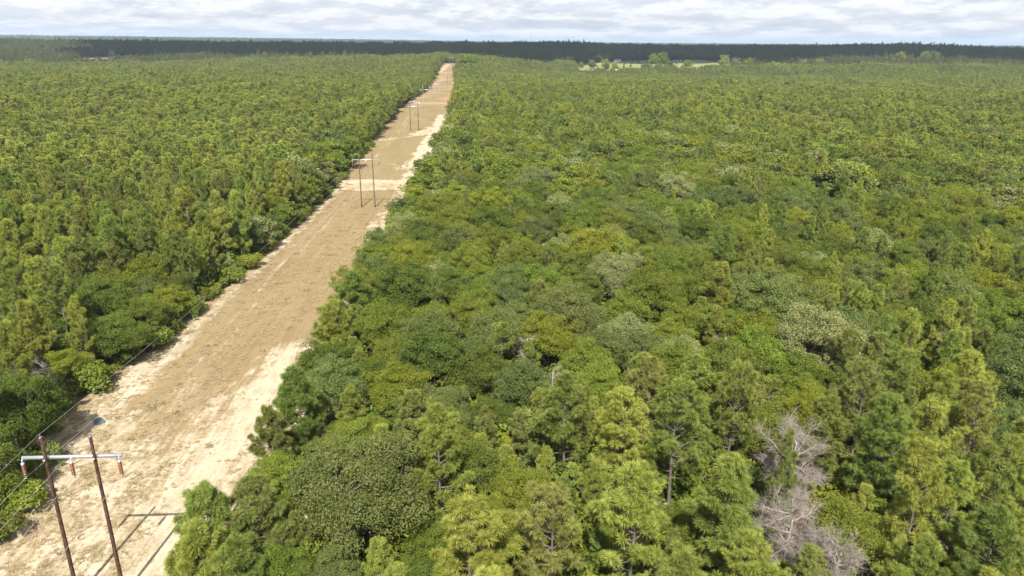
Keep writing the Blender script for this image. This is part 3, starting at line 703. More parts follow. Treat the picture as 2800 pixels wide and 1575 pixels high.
def grid_pts(r0, r1, sp, amin=-36, amax=45, jit=.42):
    n = int(r1 * 2 / sp); xs = np.arange(-r1, r1, sp); ys = np.arange(0, r1, sp * .87)
    X, Y = np.meshgrid(xs, ys); X[::2] += sp / 2; X = X + rng.uniform(-jit, jit, X.shape) * sp; Y = Y + rng.uniform(-jit, jit, X.shape) * sp
    rr = np.hypot(X, Y); az = np.degrees(np.arctan2(X, Y)); k = (rr > r0) & (rr < r1) & (az > amin) & (az < amax)
    return X[k], Y[k]

def in_poly(x, y, poly):
    c = np.zeros(x.shape, bool); P = np.asarray(poly)
    for (x0, y0), (x1, y1) in zip(P, np.roll(P, -1, 0)):
        k = ((y0 > y) != (y1 > y)) & (x < (x1 - x0) * (y - y0) / (y1 - y0 + 1e-9) + x0); c ^= k
    return c
PAST = [(215, 1275), (300, 1290), (380, 1300), (470, 1290), (545, 1380), (575, 1500), (560, 1655), (430, 1680), (330, 1660), (250, 1580), (225, 1430)]
FFLD = [(-810, 1400), (-640, 1420), (-620, 1560), (-590, 1720), (-690, 1770), (-770, 1640)]

X, Y = grid_pts(rmax - 1, 1480, 4.8)
k = inside_wood(X, Y, 1.5, 1.5) | (Y > 1345); k &= ~in_poly(X, Y, PAST) & ~in_poly(X, Y, FFLD)
k &= rng.random(len(X)) < np.interp(np.hypot(X, Y), [200, 1000, 1480], [.97, .9, .8])
X, Y = X[k], Y[k]; pp = pine_prob(X, Y); isp = rng.random(len(X)) < pp
hump = 1 + .13 * sn(X, Y, 55, 31) + .08 * sn(X, Y, 180, 32)
px, py = X[isp], Y[isp]; hx, hy = X[~isp], Y[~isp]
ph = rng.uniform(10.8, 14.0, len(px)) * hump[isp] + np.where(px < XC(py), 1.2, 0); hh = rng.uniform(7.0, 11.5, len(hx)) * hump[~isp]
pw = ph / 14 * rng.uniform(1.05, 1.45, len(px)); hw = hh / 10 * rng.uniform(.9, 1.35, len(hx))
Xi, Yi = grid_pts(rmax - 1, 1000, 7.0); ki = inside_wood(Xi, Yi, 2.5, 2.5); Xi, Yi = Xi[ki], Yi[ki]
hx = np.append(hx, Xi); hy = np.append(hy, Yi); h_i = rng.uniform(5.0, 8.5, len(Xi)); hh = np.append(hh, h_i); hw = np.append(hw, h_i / 10 * 1.25)
ep, eh = extra['pine'], extra['oak']
px = np.append(px, [t[1] for t in ep]); py = np.append(py, [t[2] for t in ep]); ph = np.append(ph, [t[3] for t in ep]); pw = np.append(pw, [t[4] / 2.9 for t in ep])
hx = np.append(hx, [t[1] for t in eh]); hy = np.append(hy, [t[2] for t in eh]); hh = np.append(hh, [t[3] for t in eh]); hw = np.append(hw, [t[4] / 3.7 for t in eh])
pi_ = rng.integers(0, 5, len(px)) * 3 + np.searchsorted([.42, .75], rng.random(len(px)) + .26 * sn(px, py, 120, 33))
hi_ = rng.integers(0, 5, len(hx)) * 5 + np.searchsorted([.44, .66, .78, .955], rng.random(len(hx)) + .12 * sn(hx, hy, 70, 34))
pi_ = np.clip(pi_, 0, 14); hi_ = np.clip(hi_, 0, 24)
scatter('pine_woods', 'unbroken yellow-green pine woods filling both sides of the cleared strip', 'woods', np.stack([px, py, terrain(px, py) - .1], -1), rng.uniform(0, 6.28, len(px)), np.stack([pw, pw, ph / 14], -1), pi_, 'pine_copy')
scatter('broadleaf_woods', 'rounded darker broadleaf crowns mixed through the pine woods', 'woods', np.stack([hx, hy, terrain(hx, hy) - .1], -1), rng.uniform(0, 6.28, len(hx)), np.stack([hw, hw, hh / 10], -1), hi_, 'broadleaf_copy')

X, Y = grid_pts(1470, 2850, 8.0); k = ~in_poly(X, Y, PAST) & ~in_poly(X, Y, FFLD); X, Y = X[k], Y[k]
h1 = rng.uniform(10, 17, len(X)) * np.clip(1 + .20 * sn(X, Y, 120, 41) + .12 * sn(X, Y, 40, 42), .55, 1.6) + 3 * (rng.random(len(X)) < .03); w1 = rng.uniform(.95, 1.35, len(X))
Xf, Yf = grid_pts(5600, 9300, 42.0); hf = rng.uniform(13, 21, len(Xf)); wf = rng.uniform(3.6, 5.5, len(Xf))
XX = np.append(X, Xf); YY = np.append(Y, Yf); hz = np.append(h1, hf) / 15; wz = np.append(w1, wf)
ZZ = terrain(XX, YY) - .3
di = rng.integers(0, 8, len(XX))
scatter('distant_woods', 'dark distant woods under cloud shadow stretching to the hazy horizon', 'woods', np.stack([XX, YY, ZZ], -1), rng.uniform(0, 6.28, len(XX)), np.stack([wz, wz, hz], -1), di, 'distant_copy')

X, Y = grid_pts(28, 330, 2.6); k = inside_wood(X, Y, -.3, -.3) & (rng.random(len(X)) < np.where(np.hypot(X, Y) < 80, .95, .6)); X, Y = X[k], Y[k]
s1 = np.where(X < XC(Y), rng.uniform(.7, 2.5, len(X)), rng.uniform(.6, 1.9, len(X))); s1 = np.where((XL(Y) - X < 3) & (X < XC(Y)) | (X - XR(Y) < 3) & (X > XC(Y)), s1 * .55, s1)
scatter('undergrowth', 'low green undergrowth on the woodland floor between trunks', 'undergrowth', np.stack([X, Y, terrain(X, Y) - .05], -1), rng.uniform(0, 6.28, len(X)), np.stack([s1, s1, s1], -1), rng.integers(0, 8, len(X)), 'bush_copy')

# dry grass blades
STRAW = leaf_mat('dry_straw', (.26, .195, .105), (.43, .345, .21), .8, .2, .1)
GREENG = leaf_mat('green_straw', (.20, .17, .075), (.32, .275, .14), .8, .2, .1)
def tuft_mesh(seed, m):
    r = np.random.default_rng(seed); n = 34; b = MB(); a = r.uniform(0, 6.28, n); l = r.uniform(.10, .26, n); p = r.normal(0, .12, (n, 2)); ln = r.uniform(.4, 1.3, n)
    V = np.zeros((n, 3, 3)); d = np.stack([np.cos(a), np.sin(a)], -1); q = np.stack([-d[:, 1], d[:, 0]], -1) * .018
    V[:, 0, :2] = p - q; V[:, 1, :2] = p + q; V[:, 2, :2] = p + d * (l * ln)[:, None]; V[:, 2, 2] = l
    o = np.arange(n)[:, None] * 3; b.add(V.reshape(-1, 3), np.hstack([o, o + 1, o + 2]), None, 0, np.repeat(r.random(n), 3)); return b.mesh('grass_copy', [m])
proto_col('grass_copy', [tuft_mesh(k, m) for k in range(3) for m in (STRAW, STRAW, STRAW, GREENG)])
n = 42000
Yg = 30 + 210 * rng.random(n) ** 2.1; tg = rng.uniform(0, 1, n); Xg = XL(Yg) * (1 - tg) + XR(Yg) * tg
bare_s = polydist(Xg, Yg, [(-24, 112), (-26, 96), (-27.5, 84), (-28.5, 70), (-28, 58), (-27, 40)])
k = (rng.random(n) < np.clip((bare_s - 1.5) / 5, .06, 1)) & (rng.random(n) < np.clip(.55 + .5 * sn(Xg, Yg, 6, 51) + .3 * sn(Xg * 3, Yg, 12, 52), .05, 1))
Xg, Yg = Xg[k], Yg[k]; sg = rng.uniform(.6, 1.3, len(Xg)) * np.where(rng.random(len(Xg)) < .03, 2.6, 1)
scatter('grass', 'short dry straw-coloured grass on the cleared strip', 'grass', np.stack([Xg, Yg, np.full(len(Xg), .02)], -1), rng.uniform(0, 6.28, len(Xg)), np.stack([sg, sg, sg * .45], -1), rng.choice(12, len(Xg)), 'grass_copy')

# ---------------------------------------------------------------- power line
def disc_prof():
    pr = [(0.0, 0.02), (.05, 0.02), (.05, -.04)]
    return pr
def insulator(parent, x, z, n=8, dr=.15, pitch=.14):
    """suspension string: steel cap and hook, discs, clamp"""
    m = MB(); m.tube([[x, 0, z + .02], [x, 0, z - .18]], .03, 6); m.lathe([x, 0, z - .14], [(.02, .02), (.12, 0), (.15, -.10), (.10, -.16), (.03, -.17)], 12)
    ins = link('insulator', m.mesh('insulator_hook', [STEEL]), parent)
    d = MB(); zz = z - .32
    for k in range(n):
        d.lathe([x, 0, zz - k * pitch], [(.04, .06), (.08, .04), (dr, -.01), (dr * .97, -.035), (.07, -.02), (.045, -.09)], 14)
    link('discs', d.mesh('insulator_discs', [CERAM], True), ins)
    c = MB(); ze = zz - n * pitch; c.tube([[x, 0, ze + .1], [x, 0, ze - .04]], .022, 6); c.box([x, 0, ze - .06], [.06, .32, .08]); link('clamp', c.mesh('clamp', [STEEL]), ins)
    return ze - .08
def frame(y, label, kind='plain', poles=POLE, gap=3.8, arm=7.7, h=15.5, arm_z=13.55, xc=None, zb=None):
    x = float(XC(y)) if xc is None else xc; z0 = float(terrain(x, y)) if zb is None else zb
    o = empty('power_line_frame', (x, y, z0 - .05), R(-1.0)); tag(o, label, 'pylon', 'wooden power line frames down the cleared strip')
    for s in (-1, 1):
        m = MB(); zz = np.linspace(-.4, h, 9); le = s * .012
        m.tube(np.stack([s * gap / 2 + le * (zz - h / 2) * -.3, zz * 0, zz], -1), np.interp(zz, [0, h], [.17, .12]), 12)
        p = link('pole', m.mesh('pole', [poles], True), o)
        b = MB(); b.tube([[s * gap / 2, 0, h], [s * gap / 2, 0, h + .30]], .02, 5); b.box([s * gap / 2, 0, h + .03], [.12, .30, .05]); b.box([s * gap / 2, .17, h - .35], [.05, .06, .5])
        link('wire_bracket', b.mesh('wire_bracket', [STEEL]), p)
    att = []
    if kind == 'plain':
        m = MB(); w = .24
        m.box([0, .29, arm_z], [arm, .20, w]); m.box([-arm / 2 + .12, .1, arm_z - .05], [.10, .26, .1]); m.box([arm / 2 - .12, .1, arm_z - .05], [.10, .26, .1]); m.box([0, .1, arm_z - .05], [.10, .26, .1])
        link('crossarm', m.mesh('crossarm', [STEEL]), o)
        b = MB()
        for s in (-1, 1): b.tube([[s * gap / 2, -.26, arm_z], [s * gap / 2, .26, arm_z]], .03, 6); b.box([s * gap / 2, -.245, arm_z], [.16, .03, .16])
        link('arm_bolts', b.mesh('arm_bolts', [STEEL]), o)
        for xx in (-arm / 2 + .12, 0, arm / 2 - .12): att.append((xx, insulator(o, xx, arm_z - .14)))
    else:
        top, low = h - .15, h - 2.5
        m = MB(); m.box([0, 0, top], [gap + .6, .14, .20]); link('top_beam', m.mesh('top_beam', [STEEL]), o)
        m = MB()
        for sy in (-1, 1): m.box([0, sy * .20, low], [arm + 1.6, .07, .26])
        link('crossarm', m.mesh('crossarm', [STEEL]), o)
        for a_, b_ in (((-arm / 2 - .4, low), (-gap / 2, top)), ((arm / 2 + .4, low), (gap / 2, top)), ((0, low), (-gap / 2, top)), ((0, low), (gap / 2, top))):
            m = MB(); m.tube([[a_[0], -.1, a_[1]], [b_[0], -.1, b_[1]]], .075, 6); link('brace', m.mesh('brace', [STEEL]), o)
        m = MB(); m.tube([[-gap / 2, -.05, low - 1.2], [gap / 2, -.05, low - 5]], .05, 5); link('cross_brace', m.mesh('cross_brace', [POLE2]), o)
        for xx in (-arm / 2 - .3, 0, arm / 2 + .3): att.append((xx, insulator(o, xx, low - .14)))
    # wire points in the world: left earth wire, right earth wire, three conductors
    return [(x + a, y, z0 + b) for a, b in [(-gap / 2, h + .28), (gap / 2, h + .28)] + att]
FRM = [frame(51.5, 'dark brown two-pole frame with steel crossarm and orange insulators nearest in view', gap=3.8),
       frame(203, 'brown two-pole frame standing just before the dirt road crossing', poles=POLE2, gap=3.75, arm=7.6, xc=-25.5),
       frame(387, 'two-pole frame with braced double beam forming a truss on top', 'truss', POLE, 4.2, 7.7, 15.4, xc=-21.9),
       frame(525, 'pale grey two-pole frame with tall pole tops just beyond the braced frame', poles=POLE3, gap=4.5, arm=9.2, h=16, arm_z=12.9, xc=-20.6),
       frame(650, 'pale two-pole frame low against the left treeline beyond the grey frame', poles=POLE3, gap=4.5, arm=9.2, h=16, arm_z=13, xc=-16.5),
       frame(800, 'pale frame in the dip of the strip, third beyond the braced frame', poles=POLE3, gap=4.5, arm=9.2, h=16, arm_z=13, xc=-14.3),
       frame(965, 'small far frame in the dip of the strip, fourth beyond the braced frame', poles=POLE2, gap=4.5, arm=9.2, h=16, arm_z=13, xc=-12.3),
       frame(1280, 'tiny pale frame at the very end of the strip against dark woods', poles=POLE3, gap=4.5, arm=9.2, h=16, arm_z=12.6, xc=-6.3)]
first = [(p[0] - 5.6 * .98, -95.0, p[2]) for p in FRM[0]]
names = [('earth wire running over the left pole tops', 'thin '), ('earth wire running over the right pole tops', 'thin '), ('power cable hanging from the left insulators', 'long '), ('power cable hanging from the middle insulators', 'long '), ('power cable hanging from the right insulators', 'long ')]
for q in range(5):
    P = []
    chain = [first[q]] + [f[q] for f in FRM]
    for a, b in zip(chain[:-1], chain[1:]):
        a, b = np.array(a), np.array(b); s = np.linspace(0, 1, 22)[:-1]; L_ = np.linalg.norm(b - a); sag = 2.4 * (L_ / 150) ** 2 * (.75 if q < 2 else 1)
        pt = a + (b - a) * s[:, None]; pt[:, 2] -= 4 * sag * s * (1 - s); P.append(pt)
    P.append(np.array([chain[-1]])); m = MB(); m.tube(np.vstack(P), (.013 if q < 2 else .017), 5)
    o = link('power_cable', m.mesh('power_cable', [WIRE], True)); tag(o, names[q][1] + names[q][0], 'cable', 'cables of the power line')

# blue sheet on the sand
BLUE = plain_mat('blue_plastic', (.055, .085, .11), (.075, .11, .135), .5, 0, 3)  # base colour darkened, tree shade on the panel is put into it
DARKM = plain_mat('dark_hole', (.02, .025, .03), None, .8)
o = empty('plastic_panel', (-44.9, 81.6, .03), R(24)); tag(o, 'small faded blue panel lying tilted on the shaded sand at the left tree edge', 'panel')
m = MB(); n = 9; g = np.linspace(-1, 1, n); GX, GY = np.meshgrid(g * .50, g * .42); GX = GX - GY * .35
GZ = .22 + GY * .38 + .06 * np.cos(GX * 3.1); top = np.stack([GX, GY, GZ], -1).reshape(-1, 3); bot = top - [0, 0, .05]
i = np.arange(n - 1)[:, None] * n; j = np.arange(n - 1)[None]; Fq = np.stack([i + j, i + j + 1, i + n + j + 1, i + n + j], -1).reshape(-1, 4)
ed = np.concatenate([np.arange(n), np.arange(1, n) * n + n - 1, (n - 1) * n + np.arange(n - 2, -1, -1), np.arange(n - 2, 0, -1) * n])
Fe = np.stack([ed, ed + n * n, np.roll(ed, -1) + n * n, np.roll(ed, -1)], -1)
m.add(np.vstack([top, bot]), None, np.vstack([Fq, Fq[:, ::-1] + n * n, Fe])); link('sheet', m.mesh('sheet', [BLUE], False), o)
m = MB(); m.lathe([-.16, -.22, .0], [(.07, .17), (.08, .19), (.075, .205), (.0, .20)], 12); link('dark_opening', m.mesh('dark_opening', [DARKM]), o)
m = MB(); m.box([-.25, .05, .08], [.06, .5, .2]); m.box([.3, .1, .1], [.06, .4, .24]); link('support', m.mesh('support', [DARKM]), o)

# ---------------------------------------------------------------- far sunlit trees, pasture, buildings
FT = [joined('far_tree', hard_geo(700 + k, 10, Rr, 90, 60, .40, 1.1, flat=fl), [HT[0][1], OBARK]) for k, (Rr, fl) in enumerate([(4.2, .9), (3.4, 1.15), (5.2, .75)])]
FPN = [joined('far_pine', g, [PT[1][1], BARK]) for g in fp[:2]]
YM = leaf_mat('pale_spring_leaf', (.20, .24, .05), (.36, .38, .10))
def far_tree(x, y, h, w, var, m, label, group=None, pine=False, name='broadleaf_tree'):  # many get lighter leaf tones, so sunlight is partly in the colour
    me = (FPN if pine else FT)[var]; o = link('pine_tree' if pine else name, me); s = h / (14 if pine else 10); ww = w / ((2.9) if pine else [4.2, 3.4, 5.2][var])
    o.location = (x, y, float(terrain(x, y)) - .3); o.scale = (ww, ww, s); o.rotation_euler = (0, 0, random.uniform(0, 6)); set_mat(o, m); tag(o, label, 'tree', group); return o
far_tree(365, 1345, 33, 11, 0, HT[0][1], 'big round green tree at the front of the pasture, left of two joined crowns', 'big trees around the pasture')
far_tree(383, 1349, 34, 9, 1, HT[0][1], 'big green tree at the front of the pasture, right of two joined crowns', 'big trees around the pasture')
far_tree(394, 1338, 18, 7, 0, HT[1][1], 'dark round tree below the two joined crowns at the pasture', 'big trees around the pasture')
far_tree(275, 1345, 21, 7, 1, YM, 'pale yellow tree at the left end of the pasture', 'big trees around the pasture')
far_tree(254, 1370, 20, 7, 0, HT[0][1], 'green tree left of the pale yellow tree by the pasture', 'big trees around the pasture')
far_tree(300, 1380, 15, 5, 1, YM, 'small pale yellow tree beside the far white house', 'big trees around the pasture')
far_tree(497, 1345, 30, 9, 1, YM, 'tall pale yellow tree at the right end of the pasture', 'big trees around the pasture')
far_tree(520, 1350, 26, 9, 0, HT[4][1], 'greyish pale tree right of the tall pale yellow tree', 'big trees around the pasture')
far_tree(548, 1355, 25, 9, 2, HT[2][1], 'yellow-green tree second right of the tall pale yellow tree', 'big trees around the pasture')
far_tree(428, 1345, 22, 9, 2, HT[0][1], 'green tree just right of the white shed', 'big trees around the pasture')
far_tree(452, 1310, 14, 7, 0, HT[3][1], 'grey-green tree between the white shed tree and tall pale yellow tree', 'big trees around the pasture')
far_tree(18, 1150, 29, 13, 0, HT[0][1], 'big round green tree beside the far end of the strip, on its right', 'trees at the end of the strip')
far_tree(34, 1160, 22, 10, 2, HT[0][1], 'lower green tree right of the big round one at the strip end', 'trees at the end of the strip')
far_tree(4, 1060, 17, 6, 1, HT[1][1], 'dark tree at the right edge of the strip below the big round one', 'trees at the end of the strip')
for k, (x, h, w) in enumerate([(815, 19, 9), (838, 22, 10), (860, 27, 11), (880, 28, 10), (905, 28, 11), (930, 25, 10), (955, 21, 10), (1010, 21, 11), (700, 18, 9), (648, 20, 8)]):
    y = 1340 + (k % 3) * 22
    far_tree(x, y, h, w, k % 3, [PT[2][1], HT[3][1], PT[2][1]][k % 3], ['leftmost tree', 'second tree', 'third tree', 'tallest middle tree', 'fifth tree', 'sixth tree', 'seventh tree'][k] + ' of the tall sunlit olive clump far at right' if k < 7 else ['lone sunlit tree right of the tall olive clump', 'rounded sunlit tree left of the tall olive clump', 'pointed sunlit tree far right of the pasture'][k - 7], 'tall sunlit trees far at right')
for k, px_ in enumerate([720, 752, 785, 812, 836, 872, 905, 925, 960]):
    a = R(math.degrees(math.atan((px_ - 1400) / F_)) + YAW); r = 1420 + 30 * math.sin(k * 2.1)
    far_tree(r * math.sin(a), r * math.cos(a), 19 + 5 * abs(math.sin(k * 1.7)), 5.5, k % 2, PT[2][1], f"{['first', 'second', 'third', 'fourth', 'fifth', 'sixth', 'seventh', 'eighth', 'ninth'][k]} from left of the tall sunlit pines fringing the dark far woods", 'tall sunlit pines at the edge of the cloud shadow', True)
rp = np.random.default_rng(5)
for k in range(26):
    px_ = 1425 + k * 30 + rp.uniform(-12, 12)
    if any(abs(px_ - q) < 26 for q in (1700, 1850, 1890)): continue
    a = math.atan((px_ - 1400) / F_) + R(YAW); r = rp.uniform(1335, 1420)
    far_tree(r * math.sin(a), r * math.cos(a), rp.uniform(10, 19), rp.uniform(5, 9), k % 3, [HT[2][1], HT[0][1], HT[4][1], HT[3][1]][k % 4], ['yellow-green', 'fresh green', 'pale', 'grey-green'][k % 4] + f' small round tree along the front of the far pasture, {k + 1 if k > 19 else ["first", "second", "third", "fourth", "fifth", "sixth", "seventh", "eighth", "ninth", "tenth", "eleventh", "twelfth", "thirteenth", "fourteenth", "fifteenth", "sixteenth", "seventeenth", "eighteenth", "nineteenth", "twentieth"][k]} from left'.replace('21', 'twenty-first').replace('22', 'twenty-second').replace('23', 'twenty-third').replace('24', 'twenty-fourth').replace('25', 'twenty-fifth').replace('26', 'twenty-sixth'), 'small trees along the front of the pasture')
names_row = {0: 'upper', 1: 'middle', 2: 'lower'}
for row in range(3):
    for k in range(10):
        x = 318 + k * 19 + rp.uniform(-5, 5) - row * 12; y = 1575 - row * 62 + rp.uniform(-12, 12)
        if not in_poly(np.array([x]), np.array([y]), PAST)[0]: continue
        far_tree(x, y, rp.uniform(5.0, 8.5), rp.uniform(1.7, 2.8), k % 3, HT[1][1], f'young dark tree in the {names_row[row]} row on the sunny pasture', f'young trees in the {names_row[row]} row on the pasture', name='young_tree')
WHITE = plain_mat('white_siding', (.78, .78, .76), (.70, .70, .68), .6); ROOFM = plain_mat('grey_roof', (.20, .21, .225), (.16, .165, .175), .5); GLASS = plain_mat('dark_window', (.03, .035, .04), None, .1); BRN = plain_mat('brown_roof', (.26, .20, .17), (.20, .15, .12), .7)
def house(x, y, w, d, h, rz, roofm, label, wallm=WHITE, rise=2.6, storeys=1):
    o = empty('house', (x, y, float(terrain(x, y))), rz); tag(o, label, 'house', None)
    m = MB(); m.box([0, 0, h / 2 - .5], [w, d, h + 1]); wl = link('wall', m.mesh('wall', [wallm]), o)
    m = MB(); e = .5
    V = [[-w / 2 - e, -d / 2 - e, h], [w / 2 + e, -d / 2 - e, h], [w / 2 + e, d / 2 + e, h], [-w / 2 - e, d / 2 + e, h], [-w / 2 - e, 0, h + rise], [w / 2 + e, 0, h + rise]]
    m.add(V, [[0, 4, 3], [1, 2, 5]], [[0, 1, 5, 4], [2, 3, 4, 5], [3, 2, 1, 0]]); link('roof', m.mesh('roof', [roofm]), o)
    for s in range(storeys):
        for k in range(3):
            m = MB(); m.box([(k - 1) * w * .3, -d / 2 - .03, 1.7 + s * 2.9], [1.4, .1, 1.3]); link('window', m.mesh('window', [GLASS]), o)
    m = MB(); m.box([w * .15, -d / 2 - .04, 1.05], [1.0, .12, 2.1]); link('door', m.mesh('door', [BRN]), o)
    return o
house(356, 1612, 13, 9, 6.2, R(8), ROOFM, 'two-storey white house at the back of the sunny pasture', storeys=2)
house(420, 1296, 11, 9, 4.2, R(-18), WHITE, 'low bright white shed in the trees at the right end of the pasture', rise=2.2)
house(49, 1480, 12, 9, 4, R(30), ROOFM, 'grey-roofed house half hidden in the dark woods near the strip end')
house(700, 1500, 22, 9, 4, R(0), WHITE, 'long pale low building behind the sunlit trees far right of the pasture')
house(291, 1316, 9, 5, 2.4, R(5), WHITE, 'small low white building at the front left of the pasture', rise=1.2)
far_tree(99.1, 315.7, 9.5, 3.0, 1, leaf_mat('orange_leaf', (.30, .17, .03), (.42, .26, .06)), 'lone orange-leaved tree among green crowns in the upper right woods')
m = MB(); zz = np.linspace(0, 1, 12)
o = empty('radio_mast', (357, 3500, float(terrain(357, 3500)))); tag(o, 'thin grey radio mast rising above the dark woods near the centre of the horizon', 'mast')
m.tube(np.stack([zz * 0, zz * 0, zz * 85], -1), .55 - .2 * zz, 4); link('mast', m.mesh('mast', [POLE3]), o)
m = MB(); [m.tube([[0, 0, z_ - 1.5], [.9 * math.cos(a_), .9 * math.sin(a_), z_], [.9 * math.cos(a_), .9 * math.sin(a_), z_ + 2]], .12, 4) for z_ in (60, 80) for a_ in (0, 2.1, 4.2)]; link('antennas', m.mesh('antennas', [POLE3]), o)
for x, y, lab in ((383, 1560, 'thin utility pole standing on the pasture before the dark woods'), (66, 1400, 'thin pale utility pole before the dark woods right of the strip end')):
    o = empty('utility_pole', (x, y, float(terrain(x, y)))); tag(o, lab, 'pole', None)
    m = MB(); m.tube([[0, 0, 0], [0, 0, 6], [0, 0, 12]], [.22, .19, .15], 6); link('pole', m.mesh('upole', [POLE2]), o)
    m = MB(); m.box([0, -.16, 11.2], [2.4, .12, .14]); link('crossarm', m.mesh('uarm', [POLE2]), o)
tr, tw = bare_geo(90, 19, 3, 12, 5, 4); o = empty('bare_tree', (-354, 1350, float(terrain(-354, 1350)))); link('trunk', tr.mesh('snag_trunk', [DEAD]), o); link('twigs', tw.mesh('snag_twigs', [DEAD]), o)
o.scale = (1.6, 1.6, 1.2); tag(o, 'grey dead snag sticking up against the dark woods far left of the strip', 'tree', 'bare trees')

# ---------------------------------------------------------------- sun, clouds, sky, haze
SUN_EL, SHADOW_AZ = 51.5, 7.5     # shadows fall away from the camera, a little to the right
sd = bpy.data.lights.new('sun', 'SUN'); sd.energy = 5.0; sd.angle = R(.53); sd.color = (1.0, .94, .84)
so = bpy.data.objects.new('sun', sd); COL.objects.link(so)
dv = Vector((math.sin(R(SHADOW_AZ)) * math.cos(R(SUN_EL)), math.cos(R(SHADOW_AZ)) * math.cos(R(SUN_EL)), -math.sin(R(SUN_EL))))
so.rotation_euler = dv.to_track_quat('-Z', 'Y').to_euler(); so.location = (-60, -200, 300)

# real cloud bank high above: its shadow lies on the far woods
import bmesh
def ico():
    b = bmesh.new(); bmesh.ops.create_icosphere(b, subdivisions=2, radius=1.0); V = np.array([v.co[:] for v in b.verts]); F = np.array([[v.index for v in f.verts] for f in b.faces]); b.free(); return V, F
IV, IF = ico()
CM, nt, out = mat('cloud_white'); p = N(nt, 'BsdfDiffuse', Color=(.9, .9, .92, 1)); nt.links.new(p.outputs[0], out.inputs[0])
CH = 950.0
X, Y = np.meshgrid(np.arange(-2000, 3000, 105.), np.arange(1200, 3350, 105.)); X = (X + rng.uniform(-28, 28, X.shape)).ravel(); Y = (Y + rng.uniform(-28, 28, Y.shape)).ravel()
r = np.hypot(X, Y); az = np.degrees(np.arctan2(X, Y))
yb = np.interp(az, [-45, -28, -22, -8, -1, 4, 7.5, 9, 21, 23, 27, 29, 38, 40, 50], [1470, 1500, 1490, 1480, 1430, 1430, 1500, 1600, 1600, 1540, 1500, 1530, 1640, 1660, 1660])
k = (r > yb + 95 + 40 * sn(X, Y, 300, 61)) & (r < 3250 + 200 * sn(X, Y, 500, 62)) & (az > -46) & (az < 52)
k &= ~((az < -24.3 + 1.2 * sn(X, Y, 200, 63)) & (r > 1570) & (r < 3000))
k &= ~((sn(X, Y, 520, 66) > 1.2) & (r > 1900) & ((az < 2) | (az > 26)))
X, Y = X[k], Y[k]; off = CH / math.tan(R(SUN_EL))
m = MB()
for x, y in zip(X - math.sin(R(SHADOW_AZ)) * off, Y - math.cos(R(SHADOW_AZ)) * off):
    q = rng.uniform(75, 120); V = IV * np.array([q, q, q * .45]) * (1 + .10 * rng.normal(0, 1, (len(IV), 1))); m.add(V + [x, y, CH + rng.uniform(0, 60)], IF)
tag(link('cloud', m.mesh('cloud', [CM], True)), kind='structure')

w = bpy.data.worlds.new('World'); sc.world = w; w.use_nodes = True; nt = w.node_tree; nt.nodes.clear(); L = nt.links.new
out = nt.nodes.new('ShaderNodeOutputWorld'); bg = N(nt, 'Background', Strength=.10); L(bg.outputs[0], out.inputs[0])
sky = nt.nodes.new('ShaderNodeTexSky'); sky.sky_type = 'NISHITA'; sky.sun_disc = False; sky.sun_elevation = R(SUN_EL); sky.sun_rotation = R(180 + SHADOW_AZ); sky.altitude = 50; sky.air_density = 1.0; sky.dust_density = 1.5; sky.ozone_density = 1.2
tc = N(nt, 'TexCoord'); sx = N(nt, 'SeparateXYZ'); L(tc.outputs['Generated'], sx.inputs[0])
zc = math_(nt, 'MAXIMUM', sx.outputs[2], 0.0); den = math_(nt, 'ADD', zc, .07)
azi = math_(nt, 'ARCTAN2', sx.outputs[0], sx.outputs[1])
def cl_noise(scale, dz, su, sv, detail=7., rough=.55):
    d2 = math_(nt, 'ADD', den, dz); cx = N(nt, 'CombineXYZ'); L(math_(nt, 'MULTIPLY', azi, su), cx.inputs[0]); L(math_(nt, 'MULTIPLY', math_(nt, 'DIVIDE', 1.0, d2), sv), cx.inputs[1]); cx.inputs[2].default_value = 3.7
    n = N(nt, 'TexNoise', Scale=scale, Detail=detail, Roughness=rough); L(cx.outputs[0], n.inputs['Vector']); return n.outputs[0]
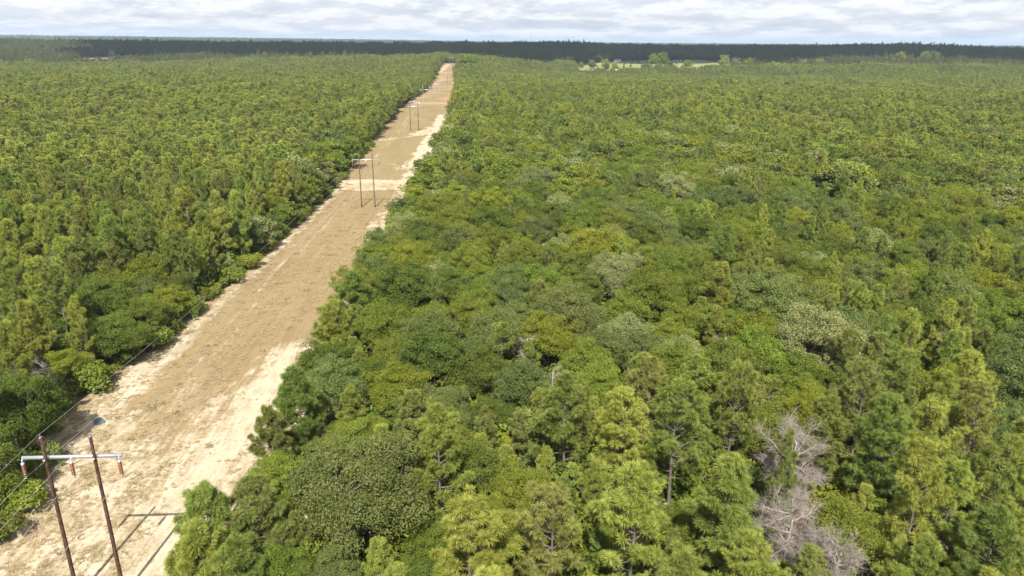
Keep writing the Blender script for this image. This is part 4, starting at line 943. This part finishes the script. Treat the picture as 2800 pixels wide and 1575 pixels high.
a = cl_noise(1.9, 0, 7.5, .36, 9., .60); b = cl_noise(1.9, .009, 7.5, .36, 9., .60); c2 = cl_noise(.7, 0, 6., .4, 3.)
dens = math_(nt, 'ADD', math_(nt, 'MULTIPLY', a, .72), math_(nt, 'MULTIPLY', c2, .38))
cov = maprange(nt, dens, .36, .54)
lit = maprange(nt, math_(nt, 'SUBTRACT', a, b), -.07, .09)
S = 7.1
cc = mixc(nt, lit, (.59 * S, .61 * S, .66 * S), (.78 * S, .78 * S, .785 * S))
sky_low = (.45 * S, .505 * S, .58 * S)
low = maprange(nt, sx.outputs[2], .09, .30)         # the hazy blue low sky turns into the physical sky higher up
basec = mixc(nt, low, sky_low, sky.outputs[0])
up_ = maprange(nt, sx.outputs[2], .06, .45, 1., 1.)  # no greying overhead: upper clouds kept bright as added fill light
cc2 = mixc(nt, up_, (.0, .0, .0), cc)
mixd = mixc(nt, math_(nt, 'MULTIPLY', cov, maprange(nt, sx.outputs[2], .0, .012, .15, .85)), basec, cc2)
fin = mixc(nt, maprange(nt, sx.outputs[2], -.02, -.001), (.07 * S, .085 * S, .05 * S), mixd)
L(fin, bg.inputs['Color'])

m = MB(); m.box([0, 5750, 55], [27400, 15700, 160]); hz = link('haze', m.mesh('haze', [])); tag(hz, kind='stuff'); hz['label'] = 'thin pale blue haze over the whole landscape'
HM, nt, out = mat('haze_air'); v = nt.nodes.new('ShaderNodeVolumePrincipled'); v.inputs['Color'].default_value = (.58, .76, 1.0, 1); v.inputs['Density'].default_value = 6.5e-5; v.inputs['Anisotropy'].default_value = .0
nt.links.new(v.outputs[0], out.inputs['Volume']); hz.data.materials.append(HM)
hz.display_type = 'WIRE'

# ---------------------------------------------------------------- render settings
vs = sc.view_settings; vs.view_transform = 'Standard'; vs.look = 'None'; vs.gamma = 1; vs.exposure = 1.02
cy = sc.cycles; cy.max_bounces = 6; cy.diffuse_bounces = 3; cy.glossy_bounces = 2; cy.transmission_bounces = 3; cy.volume_bounces = 0; cy.transparent_max_bounces = 4
print('TREES', len(TREES), len(px), len(hx), len(XX))
